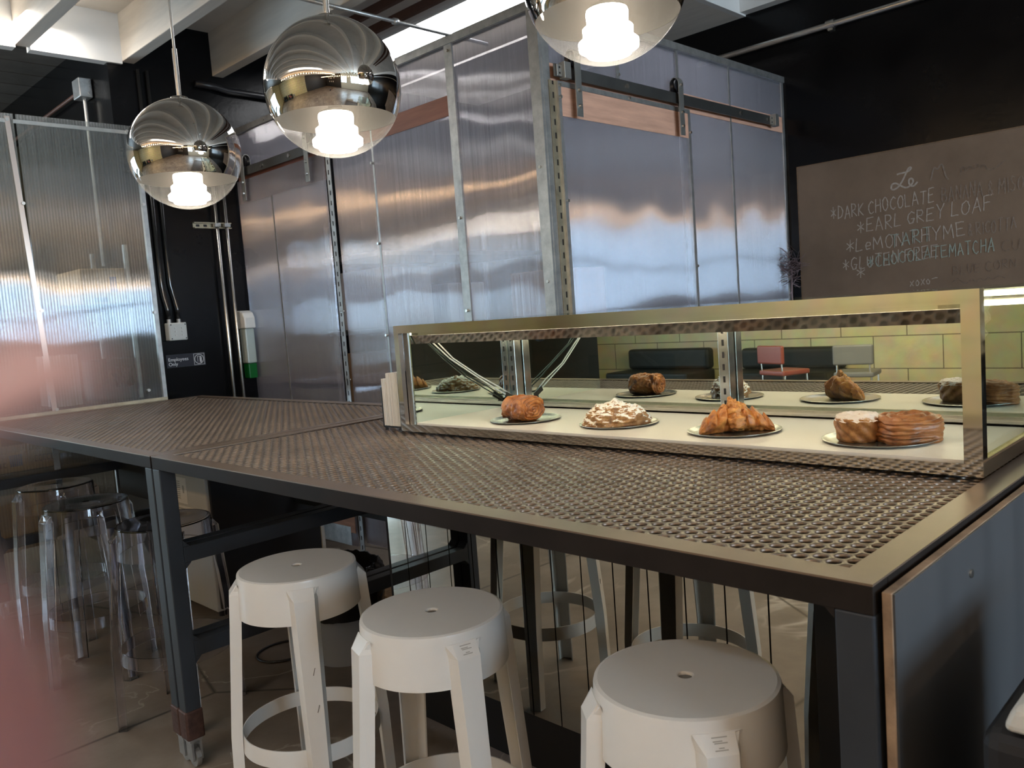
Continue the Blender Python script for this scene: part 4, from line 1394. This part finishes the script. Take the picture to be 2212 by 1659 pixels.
MB().box(2.148, 2.262, YB - .065, YB, 1.402, 1.512).build('box', K['grey_box'], sb, bev=.006)
MB().box(2.152, 2.258, YB - .070, YB - .0655, 1.406, 1.508).build('cover', K['grey_box'], sb, bev=.003)
f = MB()
for x in (2.185, 2.228):
    for z in (1.478, 1.457, 1.434): f.tube([(x, YB - .070, z), (x, YB - .078, z)], .0045, 10)
f.build('toggle', K['alu'], sb)
f = MB()
for x in (2.16, 2.25):
    for z in (1.414, 1.500): f.tube([(x, YB - .0698, z), (x, YB - .0725, z)], .004, 8)
f.build('cover_screw', K['deepblack'], sb)
MB().tube([(2.168, YB - .03, 1.512), (2.168, YB - .03, 1.535)], .013, 12).tube([(2.23, YB - .03, 1.512), (2.23, YB - .03, 1.535)], .013, 12).build('gland', K['galv'], sb)
for i, (x, xt, lab) in enumerate(((2.168, 2.150, 'black conduit rising from the grey switch box, next to the screen edge'), (2.23, 2.205, 'black conduit rising from the grey switch box, on its conduit side'))):
    o = MB().tube([(x, YB - .03, 1.535), (x, YB - .03, 1.60), (x - .012, YB - .02, 1.68), (xt, YB - .018, 1.75), (xt, YB - .018, 3.05)], .013, 12).build('black_conduit', mat('black_gloss_conduit%d' % i, (.012, .012, .012), .12, coat=.5), smooth=True)
    tag(o, lab, 'conduit', 'black conduits above the switch box')
for i, (x, lab) in enumerate(((2.540, 'pale metal conduit on the black wall, on the sign side of the pair'), (2.606, 'pale metal conduit on the black wall, on the soap dispenser side of the pair'))):
    o = MB().tube([(x, YB - .045, .0), (x, YB - .045, 2.6)], .0105, 12).build('metal_conduit', K['alu'], smooth=True)
    tag(o, lab, 'conduit', 'pair of metal conduits')
st = thing('strut_channel', 'short slotted strut channel clamping the pair of metal conduits', 'bracket', (2.4, YB, 2.1))
f = MB().box(2.398, 2.648, YB - .030, YB - .001, 2.104, 2.110).box(2.398, 2.648, YB - .030, YB - .001, 2.136, 2.142).box(2.398, 2.648, YB - .004, YB - .001, 2.104, 2.142)
f.build('channel', K['galv_gold'], st)
f = MB()
for x in (2.540, 2.606): f.box(x - .02, x + .02, YB - .060, YB - .030, 2.112, 2.134)
f.build('clamp', K['galv'], st)
f = MB()
for x in (2.43, 2.48): f.box(x - .012, x + .012, YB - .0045, YB - .0041, 2.116, 2.130)
f.build('slot', K['deepblack'], st)
so = thing('soap_dispenser', 'white wall soap dispenser with green liquid beside the fluted sliding door', 'soap dispenser', (2.66, YB, 1.1))
hp = [(YB - .001, 1.445), (YB - .001, 1.565), (YB - .05, 1.563), (YB - .085, 1.548), (YB - .105, 1.515), (YB - .108, 1.445)]
MB().prism([(2.632, y, z) for y, z in hp], (.078, 0, 0)).build('hood', K['white_plastic'], so, bev=.008, seg=3)
MB().box(2.640, 2.705, YB - .088, YB - .008, 1.215, 1.445).build('bottle', K['clear_bottle'], so, bev=.008)
MB().box(2.643, 2.702, YB - .085, YB - .011, 1.115, 1.213).build('liquid', K['green_gel'], so, bev=.006)
# black cable tray on the wall, above the enclosure
o = MB().tube([(2.50, YB - .03, 3.015), (2.62, YB - .03, 3.01), (2.72, YB - .03, 2.995), (3.4, YB - .03, 2.99)], .022, 10).build('cable_bundle', K['black'], smooth=True)
tag(o, 'black cable bundle running along the black wall above the enclosure', 'cable')
# ceiling conduits
o = MB().tube([(2.35, 3.69, 3.072), (3.7, 3.69, 3.072)], .011, 12).tube([(2.98, 3.69, 3.072), (3.01, 3.69, 3.072)], .019, 12).build('ceiling_conduit', K['galv'], smooth=True)
tag(o, 'thin grey conduit crossing beneath the joists towards the skylight', 'conduit')
o = MB().tube([(XW - .03, -3.0, 2.978), (XW - .03, 3.0, 2.974)], .019, 14).tube([(XW - .03, 2.08, 2.977), (XW - .03, 2.13, 2.977)], .026, 14).box(XW - .04, XW, 2.09, 2.12, 2.94, 2.99).build('wall_pipe', K['alu'], smooth=True, auto=40)
tag(o, 'long grey pipe high on the black wall above the chalkboard', 'pipe')

# ------------------------------------------------------------------ chalkboard
BX = 4.975
cbd = thing('chalkboard', 'brown-grey chalkboard hand lettered with the pastry menu on the black wall', 'chalkboard', (BX, 2.342, 1.0))
MB().box(BX, BX + .03, .70, 2.342, 1.0, 2.184).build('panel', K['board'], cbd, bev=.002)
MB().box(BX - .001, BX + .031, 2.3425, 2.347, 1.0, 2.186).box(BX - .001, BX + .031, .70, 2.347, 2.1845, 2.188).build('worn_edge', mat('worn_board_edge', (.20, .13, .08), .7, var=.3, vs=40), cbd)
STROKES = {
    'A': [[(0, 0), (.28, 1), (.56, 0)], [(.1, .36), (.46, .36)]], 'B': [[(0, 0), (0, 1), (.35, .95), (.42, .75), (.3, .55), (0, .52), (.4, .45), (.5, .2), (.35, .02), (0, 0)]],
    'C': [[(.5, .85), (.3, 1), (.08, .8), (0, .45), (.12, .12), (.32, 0), (.52, .14)]], 'D': [[(0, 0), (.02, 1), (.35, .85), (.52, .5), (.38, .12), (0, 0)]],
    'E': [[(.48, 1), (0, .98), (0, 0), (.5, .02)], [(0, .52), (.38, .54)]], 'F': [[(.48, 1), (0, .98), (0, 0)], [(0, .52), (.36, .54)]],
    'G': [[(.5, .85), (.3, 1), (.08, .8), (0, .4), (.15, .05), (.4, .05), (.5, .4), (.28, .42)]], 'H': [[(0, 0), (.02, 1)], [(.5, 0), (.48, 1)], [(0, .5), (.5, .52)]],
    'I': [[(.1, 0), (.1, 1)]], 'K': [[(0, 0), (0, 1)], [(.48, 1), (.02, .45), (.5, 0)]], 'L': [[(.02, 1), (0, 0), (.46, .02)]],
    'M': [[(0, 0), (.06, 1), (.32, .35), (.58, 1), (.66, 0)]], 'N': [[(0, 0), (.02, 1), (.48, .02), (.5, 1)]],
    'O': [[(.28, 1), (.06, .8), (0, .45), (.12, .08), (.3, 0), (.5, .2), (.54, .6), (.42, .92), (.28, 1)]], 'P': [[(0, 0), (0, 1), (.36, .95), (.46, .74), (.34, .52), (0, .48)]],
    'R': [[(0, 0), (0, 1), (.36, .95), (.44, .74), (.32, .54), (.02, .48), (.48, 0)]], 'S': [[(.46, .88), (.24, 1), (.04, .8), (.2, .55), (.44, .35), (.36, .06), (.12, 0), (0, .14)]],
    'T': [[(0, 1), (.54, .98)], [(.27, 1), (.26, 0)]], 'U': [[(0, 1), (.03, .25), (.22, 0), (.42, .2), (.48, 1)]], 'V': [[(0, 1), (.26, 0), (.52, 1)]],
    'X': [[(0, 1), (.5, 0)], [(.5, 1), (0, 0)]], 'Y': [[(0, 1), (.26, .5), (.52, 1)], [(.26, .5), (.24, 0)]], 'Z': [[(0, 1), (.5, 1), (0, 0), (.5, 0)]],
    '*': [[(.25, .05), (.25, .95)], [(0, .72), (.5, .28)], [(0, .28), (.5, .72)]], '&': [[(.5, 0), (.1, .75), (.25, 1), (.38, .78), (.05, .3), (.2, 0), (.5, .38)]],
    'e': [[(.05, .3), (.4, .36), (.34, .58), (.15, .62), (.02, .35), (.12, .05), (.38, .08)]], '-': [[(0, .5), (.55, .52)]], '@': [[(.4, .5), (.2, .6), (.15, .3), (.4, .3), (.42, .6), (.6, .3), (.4, 0), (.05, .1), (0, .6), (.3, .95), (.6, .75)]],
    'o': [[(.2, .6), (.02, .4), (.08, .05), (.28, .02), (.38, .3), (.2, .6)]], 'x': [[(0, .6), (.36, 0)], [(.36, .6), (0, 0)]]}


def chalk_line(txt, y0, y1, z0, z1, h, m_, wd=.005, jit=.05, seed=1, name='chalk_lettering'):
    """letters from strokes, running from y0 (left) to y1 along the board (y falls), baseline z0 -> z1"""
    rn = random.Random(seed)
    adv = [(.32 if c == ' ' else max(p[0] for s in STROKES[c] for p in s) + .22) for c in txt]
    tot = sum(adv) - .22
    k = (y0 - y1) / tot
    mb = MB()
    cnt = 0; lift = .0012 if m_ is K['chalk_green'] else 0
    pos = 0
    for c, ad in zip(txt, adv):
        if c != ' ':
            sz = 1 + rn.uniform(-.08, .08); dz = rn.uniform(-.06, .06)
            sl_ = rn.uniform(-.05, .08)
            for st_ in STROKES[c]:
                pts = []
                # rounder strokes by subdividing
                for (p, q) in zip(st_[:-1], st_[1:]):
                    for i in range(3):
                        f_ = i / 3
                        pts.append((p[0] + (q[0] - p[0]) * f_, p[1] + (q[1] - p[1]) * f_))
                pts.append(st_[-1])
                pts = [(a + rn.uniform(-1, 1) * jit * .25, b + rn.uniform(-1, 1) * jit * .4) for a, b in pts]
                W = []
                for a, b in pts:
                    s_ = pos + a + sl_ * b
                    fr_ = s_ / tot
                    W.append((y0 - s_ * k, z0 + (z1 - z0) * fr_ + (b * sz + dz) * h))
                for (p, q) in zip(W[:-1], W[1:]):
                    d = Vector((0, q[0] - p[0], q[1] - p[1]))
                    if d.length < 1e-6: continue
                    d.normalize()
                    nn = Vector((0, -d.z, d.y)) * wd * rn.uniform(.35, .6)
                    cnt += 1; dd = BX - .0012 - .00012 * (cnt % 9) - lift
                    a_, b_ = Vector((dd, *p)) - d * wd * .25, Vector((dd, *q)) + d * wd * .25
                    mb.add([a_ - nn, a_ + nn, b_ + nn, b_ - nn, *(v + Vector((.0009, 0, 0)) for v in (a_ - nn, a_ + nn, b_ + nn, b_ - nn))],
                           [(0, 1, 2, 3), (4, 7, 6, 5), (0, 4, 5, 1), (1, 5, 6, 2), (2, 6, 7, 3), (3, 7, 4, 0)])
        pos += ad
    return mb.build(name, m_, cbd)


def chalk_free(paths, m_, wd, name='chalk_lettering'):
    """paths in board metres (y,z), smoothed"""
    mb = MB()
    cnt = 0
    for P in paths:
        Q = P
        for _ in range(3):
            N = [Q[0]]
            for a, b in zip(Q[:-1], Q[1:]):
                N += [(a[0] * .75 + b[0] * .25, a[1] * .75 + b[1] * .25), (a[0] * .25 + b[0] * .75, a[1] * .25 + b[1] * .75)]
            Q = N + [Q[-1]]
        for p, q in zip(Q[:-1], Q[1:]):
            d = Vector((0, q[0] - p[0], q[1] - p[1]))
            if d.length < 1e-6: continue
            d.normalize()
            nn = Vector((0, -d.z, d.y)) * wd / 2
            cnt += 1; dd = BX - .0012 - .00012 * (cnt % 9)
            a_, b_ = Vector((dd, *p)) - d * wd * .2, Vector((dd, *q)) + d * wd * .2
            mb.add([a_ - nn, a_ + nn, b_ + nn, b_ - nn, *(v + Vector((.0009, 0, 0)) for v in (a_ - nn, a_ + nn, b_ + nn, b_ - nn))],
                   [(0, 1, 2, 3), (4, 7, 6, 5), (0, 4, 5, 1), (1, 5, 6, 2), (2, 6, 7, 3), (3, 7, 4, 0)])
    return mb.build(name, m_, cbd)


# script heading
chalk_free([[(1.752, 2.045), (1.735, 2.048), (1.69, 2.05), (1.672, 2.07), (1.688, 2.075), (1.705, 2.04), (1.735, 1.985), (1.765, 1.962), (1.788, 1.965), (1.785, 1.992), (1.765, 2.0), (1.742, 1.985), (1.71, 1.962), (1.685, 1.968), (1.665, 1.99), (1.672, 2.012), (1.69, 2.008), (1.69, 1.98), (1.668, 1.962), (1.645, 1.985)]], K['chalk'], .009)
chalk_free([[(1.575, 1.985), (1.555, 2.06), (1.54, 2.03), (1.515, 2.075), (1.498, 1.99), (1.485, 1.975)]], K['chalk_faint'], .008)
chalk_free([[(1.425, 1.99), (1.415, 2.04), (1.395, 1.995), (1.375, 2.035), (1.36, 2.0), (1.34, 2.04), (1.335, 2.005), (1.305, 2.03), (1.30, 1.995), (1.26, 1.99), (1.21, 2.03)]], K['chalk_trace'], .008)
chalk_line('*DARK CHOCOLATE ', 2.139, 1.545, 1.835, 1.862, .072, K['chalk'], seed=2)
chalk_line('BANANA & MISO', 1.52, 1.13, 1.858, 1.862, .075, K['chalk_faint'], seed=3)
chalk_line('*EARL GREY LOAF', 1.985, 1.28, 1.742, 1.78, .072, K['chalk'], seed=4)
chalk_line('*LeMON THYME', 2.055, 1.41, 1.630, 1.662, .075, K['chalk'], seed=5)
chalk_line('& RICOTTA', 1.395, 1.165, 1.655, 1.67, .062, K['chalk_faint'], seed=6)
chalk_line('TART', 1.80, 1.58, 1.640, 1.65, .075, K['chalk_green'], seed=7)
chalk_line('*GLUTEN FREE', 2.078, 1.55, 1.525, 1.560, .068, K['chalk'], seed=8)
chalk_line('*CHOCOLATE', 1.93, 1.50, 1.535, 1.555, .066, K['chalk_green'], seed=9)
chalk_line('MATCHA', 1.49, 1.27, 1.553, 1.567, .07, K['chalk_green'], seed=10)
chalk_line('CU', 1.235, 1.15, 1.555, 1.56, .06, K['chalk_trace'], seed=11)
chalk_line('*', 2.0, 1.955, 1.476, 1.476, .066, K['chalk'], seed=12)
chalk_line('xoxo-', 1.70, 1.555, 1.405, 1.42, .05, K['chalk'], seed=13, wd=.004)
chalk_line('BLUE CORN', 1.475, 1.17, 1.452, 1.468, .048, K['chalk_trace'], seed=14)
chalk_free([[(1.48, 1.41), (1.45, 1.44), (1.43, 1.41), (1.40, 1.40), (1.38, 1.43), (1.36, 1.40), (1.34, 1.43), (1.32, 1.405), (1.30, 1.43), (1.28, 1.41), (1.25, 1.435), (1.22, 1.415)]], K['chalk_trace'], .005)

# dried plant bunch tucked between board and enclosure
dp = thing('dried_plant', 'spiky dried purple-brown plant bunch peeping out beside the chalkboard', 'dried plant', (4.90, 2.35, 1.5))
mb = MB()
for i in range(170):
    th, ph = rnd.uniform(0, 2 * math.pi), rnd.uniform(-.6, 1.2)
    d = Vector((math.cos(th) * math.cos(ph), math.sin(th) * math.cos(ph), math.sin(ph)))
    c = Vector((4.90, 2.37, 1.57)) + Vector((rnd.gauss(0, .015), rnd.gauss(0, .02), rnd.gauss(0, .05)))
    ln = rnd.uniform(.05, .10)
    s_ = d.orthogonal().normalized() * rnd.uniform(.002, .0045)
    b_ = c + d * ln * .5 + Vector((0, 0, rnd.uniform(-.01, .01)))
    t_ = s_.cross(d) * .4
    mb.add([c - s_ * .4, c + s_ * .4, b_ + s_, c + d * ln, b_ - s_, b_ + t_], [(0, 1, 2, 5), (0, 5, 4), (2, 3, 5), (5, 3, 4), (0, 4, 3, 2, 1)])
mb.build('leaves', K['dried'], dp)
MB().tube([(4.90, 2.37, 1.58), (4.90, 2.375, 1.4), (4.90, 2.37, 1.1), (4.90, 2.38, .55)], .006, 8).build('stem', K['dried'], dp)
o = MB().lathe([(0, 0), (.07, 0), (.085, .25), (.05, .5), (.045, .55), (.038, .55), (.04, .5), (.0, .49)], 24).build('floor_vase', K['black'], smooth=True, auto=40)
o.location = (4.90, 2.35, 0)
tag(o, 'black floor vase holding the spiky dried plant beside the chalkboard', 'vase')

# ------------------------------------------------------------------ under the counter
fr_ = thing('undercounter_fridge', 'white undercounter fridge with black front, standing under the bare counter', 'fridge', (1.755, 3.94, 0))
MB().box(1.755, 2.385, 3.945, 4.44, .035, .86).build('body', K['fridge_white'], fr_, bev=.006)
MB().box(1.770, 2.382, 3.925, 3.944, .05, .86).build('door', K['deepblack'], fr_, bev=.004)
MB().box(2.366, 2.386, 3.915, 3.924, .1, .86).build('door_edge', K['fridge_white'], fr_)
lb = MB().box(1.7530, 1.7548, 4.165, 4.335, .565, .70).box(1.7530, 1.7548, 4.10, 4.335, .505, .55).build('label', K['paper'], fr_)
f = MB()
for i in range(9): f.box(1.7522, 1.7532, 4.235, 4.32 - .02 * (i % 3), .675 - i * .011, .680 - i * .011)
f.box(1.7522, 1.7532, 4.19, 4.205, .62, .66)
for i in range(2): f.box(1.7522, 1.7532, 4.115, 4.325, .538 - i * .015, .532 - i * .015)
f.build('label_print', K['grey_print'], lb)
f = MB()
for x in (1.80, 2.34):
    for y in (3.99, 4.4): f.tube([(x, y, 0), (x, y, .036)], .02, 12)
f.build('foot', K['rubber'], fr_)
bn = thing('waste_bin', 'grey waste bin lined with a crumpled black bag, under the counter behind a white stool', 'waste bin', (1.90, 3.02, 0))
MB().lathe([(0, 0), (.135, 0), (.165, .30), (.158, .30), (.13, .012), (0, .012)], 40, (1.90, 3.02, 0)).build('tub', K['grey_plastic'], bn, smooth=True, auto=40)


def bagf(u, v):
    th = 2 * math.pi * v
    prof = [(.171, .20), (.178, .26), (.186, .33), (.182, .385), (.168, .41), (.14, .38), (.10, .35), (.0, .34)]
    i = min(int(u * 7), 6); fr = u * 7 - i
    r = prof[i][0] + (prof[i + 1][0] - prof[i][0]) * fr; z = prof[i][1] + (prof[i + 1][1] - prof[i][1]) * fr
    d = .010 * nz((math.cos(th), math.sin(th), z * 6), 2.3, 2) + .007 * nz((math.cos(th), math.sin(th), z * 9), 6, 3)
    d = abs(d) if u < .45 else d
    return (1.90 + (r + d) * math.cos(th), 3.02 + (r + d) * math.sin(th), z + d * 1.4)


MB().grid(50, 90, bagf, False, True).build('bag', K['bag'], bn, smooth=True)
pts = [(1.74 + .12 * math.cos(a), 3.28 + .11 * math.sin(a), .006) for a in [R(20) + R(300) * i / 24 for i in range(25)]]
pts += [(1.95, 3.20, .006), (2.2, 3.3, .006), (2.3, 3.6, .006)]
o = MB().tube(pts, .005, 8).build('floor_cable', K['black'], smooth=True)
tag(o, 'black cable loop lying on the floor under the counter', 'cable')

# bin with grey lid beside the side panel
gb = thing('lidded_bin', 'black bin with sloping grey lid beside the blue-grey side panel', 'bin', (1.2, .24, 0))
MB().box(1.01, 1.44, .02, .285, 0, .908).build('body', K['deepblack'], gb, bev=.02, seg=3)
MB().prism([(1.01, .262, .912), (1.01, .02, .912), (1.01, .02, .972), (1.01, .15, .977), (1.01, .25, .944)], (.43, 0, 0)).build('lid', K['grey_box'], gb, bev=.01, seg=3)

# side counter with a vase of dried leaves whose reflection shows in the case end
sd = thing('side_counter', 'dark side counter beyond the glass end of the pastry case', 'counter', (2.3, -.1, 0))
MB().box(2.15, 2.75, -.35, .34, .99, 1.03).build('worktop', K['steel_dark'], sd)
MB().box(2.18, 2.72, -.33, .32, 0, .99).build('cabinet', K['black'], sd)
vs_ = thing('glass_vase', 'clear glass vase holding pale dried leaves, mirrored in the end glass of the case', 'vase', (2.42, .22, 1.03))
MB().lathe([(0, .004), (.035, .004), (.036, .12), (.022, .16), (.024, .18), (.026, .18), (.024, .16), (.038, .12), (.037, 0), (0, 0)], 28).build('bottle', K['glass'], vs_, smooth=True, auto=40, org=(0, 0, 0))
mb = MB()
for i, (dx, dy, h_) in enumerate(((-.09, -.05, .30), (.05, -.08, .34), (.10, .05, .27), (-.04, .07, .36))):
    def lf(u, v, dx=dx, dy=dy, h_=h_):
        w_ = .028 * math.sin(math.pi * min(1, u * .95 + .05)) * (1 + .35 * math.sin(u * 40)) * (v - .5) * 2
        b_ = u ** 1.3
        n_ = Vector((-dy, dx, 0)).normalized()
        return (dx * b_ + n_.x * w_, dy * b_ + n_.y * w_, .12 + h_ * u - .02 * abs(v - .5))
    mb.grid(24, 5, lf)
mb.build('dried_leaves', mat('pale_dried_leaf', (.50, .48, .36), .6, var=.2, vs=20), vs_, smooth=True, org=(0, 0, 0))

# ------------------------------------------------------------------ the café behind the camera (seen in the mirrors)
def chair(loc, rz, m_, label):
    t = thing('cafe_chair', label, 'chair', loc, rz, 'cafe chairs by the yellow wall')
    MB().box(-.21, .21, -.21, .21, .44, .50).build('seat', m_, t, bev=.02, org=(0, 0, 0), seg=3)
    MB().box(-.23, -.18, -.21, .21, .58, .80).build('backrest', m_, t, bev=.02, org=(0, 0, 0), seg=3)
    for sx in (-1, 1):
        for sy in (-1, 1):
            MB().tube([(sx * .19, sy * .19, 0), (sx * .18, sy * .18, .44)], .011, 8).build('leg', K['chrome'], t, org=(0, 0, 0))
    for sy in (-1, 1):
        MB().tube([(-.19, sy * .17, .45), (-.205, sy * .17, .62)], .01, 8).build('back_post', K['chrome'], t, org=(0, 0, 0))
    return t


chair((-4.95, 4.66, 0), R(200), K['red_seat'], 'red vinyl chair with chrome legs, seen in the mirror of the pastry case')
chair((-4.8, 3.72, 0), R(170), K['grey_seat'], 'grey vinyl chair with thin metal legs, seen in the mirror of the pastry case')


def sofa(x0, x1, y0, y1, h, label):
    t = thing('lounge_bench', label, 'bench', (x0, y0, 0), 0, 'black benches by the yellow wall')
    MB().box(x0, x1, y0, y1, .08, .42).build('seat', K['leather'], t, bev=.03, seg=3)
    MB().box(x0, x0 + .18, y0, y1, .42, h).build('backrest', K['leather'], t, bev=.05, seg=3)
    return t


sofa(-5.95, -5.2, 6.2, 7.6, .72, 'black bench with rounded back, reflected left of the chrome upright')
sofa(-5.95, -5.3, 4.3, 5.7, .70, 'long black bench against the yellow wall, reflected behind the red chair')
# warm bulb strings across the café
for i, (a, b, lab) in enumerate((((-2.6, -5.0, 2.95), (-2.6, 5.0, 2.95), 'string of warm bulbs running lengthwise through the café'), ((-5.5, -3.2, 2.5), (4.6, -3.2, 2.5), 'string of warm bulbs crossing the café by the windows'))):
    t = thing('string_lights', lab, 'string lights', a, 0)
    a, b = Vector(a), Vector(b)
    n = 30
    P = [a.lerp(b, k / n) + Vector((0, 0, -.05 * math.sin(k / n * 6 * math.pi) ** 2)) for k in range(n + 1)]
    MB().tube(P, .006, 6).build('wire', K['rubber'], t)
    for k in range(1, n):
        MB().lathe([(0, -.09), (.018, -.075), (.028, -.05), (.018, -.02), (.012, 0), (0, 0)], 10, P[k]).build('bulb', K['bulb'], t, smooth=True)
for k, (x, z, wd, hh, lab) in enumerate(((-4.9, 2.15, .34, .42, 'tall framed print high on the dark café wall'), (-4.2, 2.1, .6, .34, 'wide framed print on the dark café wall'), (-3.3, 2.2, .34, .3, 'small framed print near the doorway, upper row'),
                                        (-4.8, 1.3, .3, .38, 'framed print in the lower row, farthest from the doorway'), (-4.2, 1.3, .3, .38, 'framed print in the middle of the lower row'), (-3.6, 1.3, .3, .38, 'framed print in the lower row, closest to the doorway'))):
    p_ = thing('framed_picture', lab, 'picture', (x, Y0, z), 0, 'framed pictures on the dark café wall')
    MB().box(x - wd / 2, x + wd / 2, Y0 + .001, Y0 + .02, z - hh / 2, z + hh / 2).build('frame', K['black'], p_)
    MB().box(x - wd / 2 + .03, x + wd / 2 - .03, Y0 + .0202, Y0 + .023, z - hh / 2 + .03, z + hh / 2 - .03).build('print', K['paper'], p_)

# ------------------------------------------------------------------ the hand steadying the camera, one fingertip in the corner of the view
hnd = thing('hand', 'out of focus pink fingertip intruding over the bottom corner below the transparent stools', 'hand', CAM)
chains = [  # camera-space joints (right, up, back) and radii, wrist first
    [((-.118, -.098, .070), .021), ((-.150, -.160, .135), .024), ((-.185, -.235, .215), .031)],
    [((-.118, -.098, .070), .021), ((-.098, -.062, .040), .019), ((-.080, -.040, .012), .0105), ((-.054, -.0285, -.012), .0100), ((-.0305, -.0170, -.0250), .0098), ((-.0158, -.0086, -.0300), .0098)],
    [((-.098, -.062, .040), .019), ((-.086, -.062, .010), .0105), ((-.060, -.058, -.008), .0090), ((-.044, -.056, -.008), .0082), ((-.032, -.055, -.003), .0072)],
    [((-.118, -.098, .070), .021), ((-.102, -.088, .036), .018), ((-.090, -.084, .012), .0100), ((-.065, -.079, -.003), .0086), ((-.050, -.077, -.001), .0078), ((-.039, -.075, .004), .0068)],
    [((-.102, -.088, .036), .018), ((-.095, -.104, .022), .0090), ((-.074, -.098, .010), .0076), ((-.062, -.095, .011), .0068), ((-.053, -.093, .015), .0060)],
    [((-.098, -.062, .040), .019), ((-.078, -.044, .052), .0125), ((-.052, -.034, .046), .0100), ((-.034, -.028, .038), .0082)],
]
vid, vs, es, rad = {}, [], [], []
back = -fw
for ch in chains:
    pr = None
    for p, r_ in ch:
        if p not in vid:
            vid[p] = len(vs)
            vs.append(rt * 0 + r2 * p[0] + u2 * p[1] + back * p[2]); rad.append(r_)
        if pr is not None: es.append((pr, vid[p]))
        pr = vid[p]
me = bpy.data.meshes.new('skin_surface')
me.from_pydata([tuple(v) for v in vs], es, [])
me.materials.append(K['skin'])
ho = bpy.data.objects.new('skin', me)
COL.objects.link(ho); ho.parent = hnd
md = ho.modifiers.new('skin', 'SKIN'); md.use_smooth_shade = True
sv = me.skin_vertices[0].data
for i, r_ in enumerate(rad): sv[i].radius = (r_, r_)
sv[0].use_root = True
sd_ = ho.modifiers.new('sub', 'SUBSURF'); sd_.levels = 2; sd_.render_levels = 2
tip = Vector(vs[vid[(-.0158, -.0086, -.0300)]]); dip = Vector(vs[vid[(-.0305, -.0170, -.0250)]])
ax = (tip - dip).normalized(); nrm = (r2 * -.3 + u2 * .9); nrm = (nrm - ax * nrm.dot(ax)).normalized()
MB().obox(tip + nrm * .0084 - ax * .001, ax * .006, ax.cross(nrm) * .0045, nrm * .0006).build('nail', K['nail'], hnd, org=(0, 0, 0), bev=.0005)
slv = [r2 * p[0] + u2 * p[1] + back * p[2] for p in ((-.140, -.142, .115), (-.162, -.185, .160), (-.19, -.245, .225))]
MB().tube(slv, [.034, .038, .045], 20).build('sleeve', mat('dark_sleeve_cloth', (.03, .035, .05), .85), hnd, smooth=True, auto=50, org=(0, 0, 0))
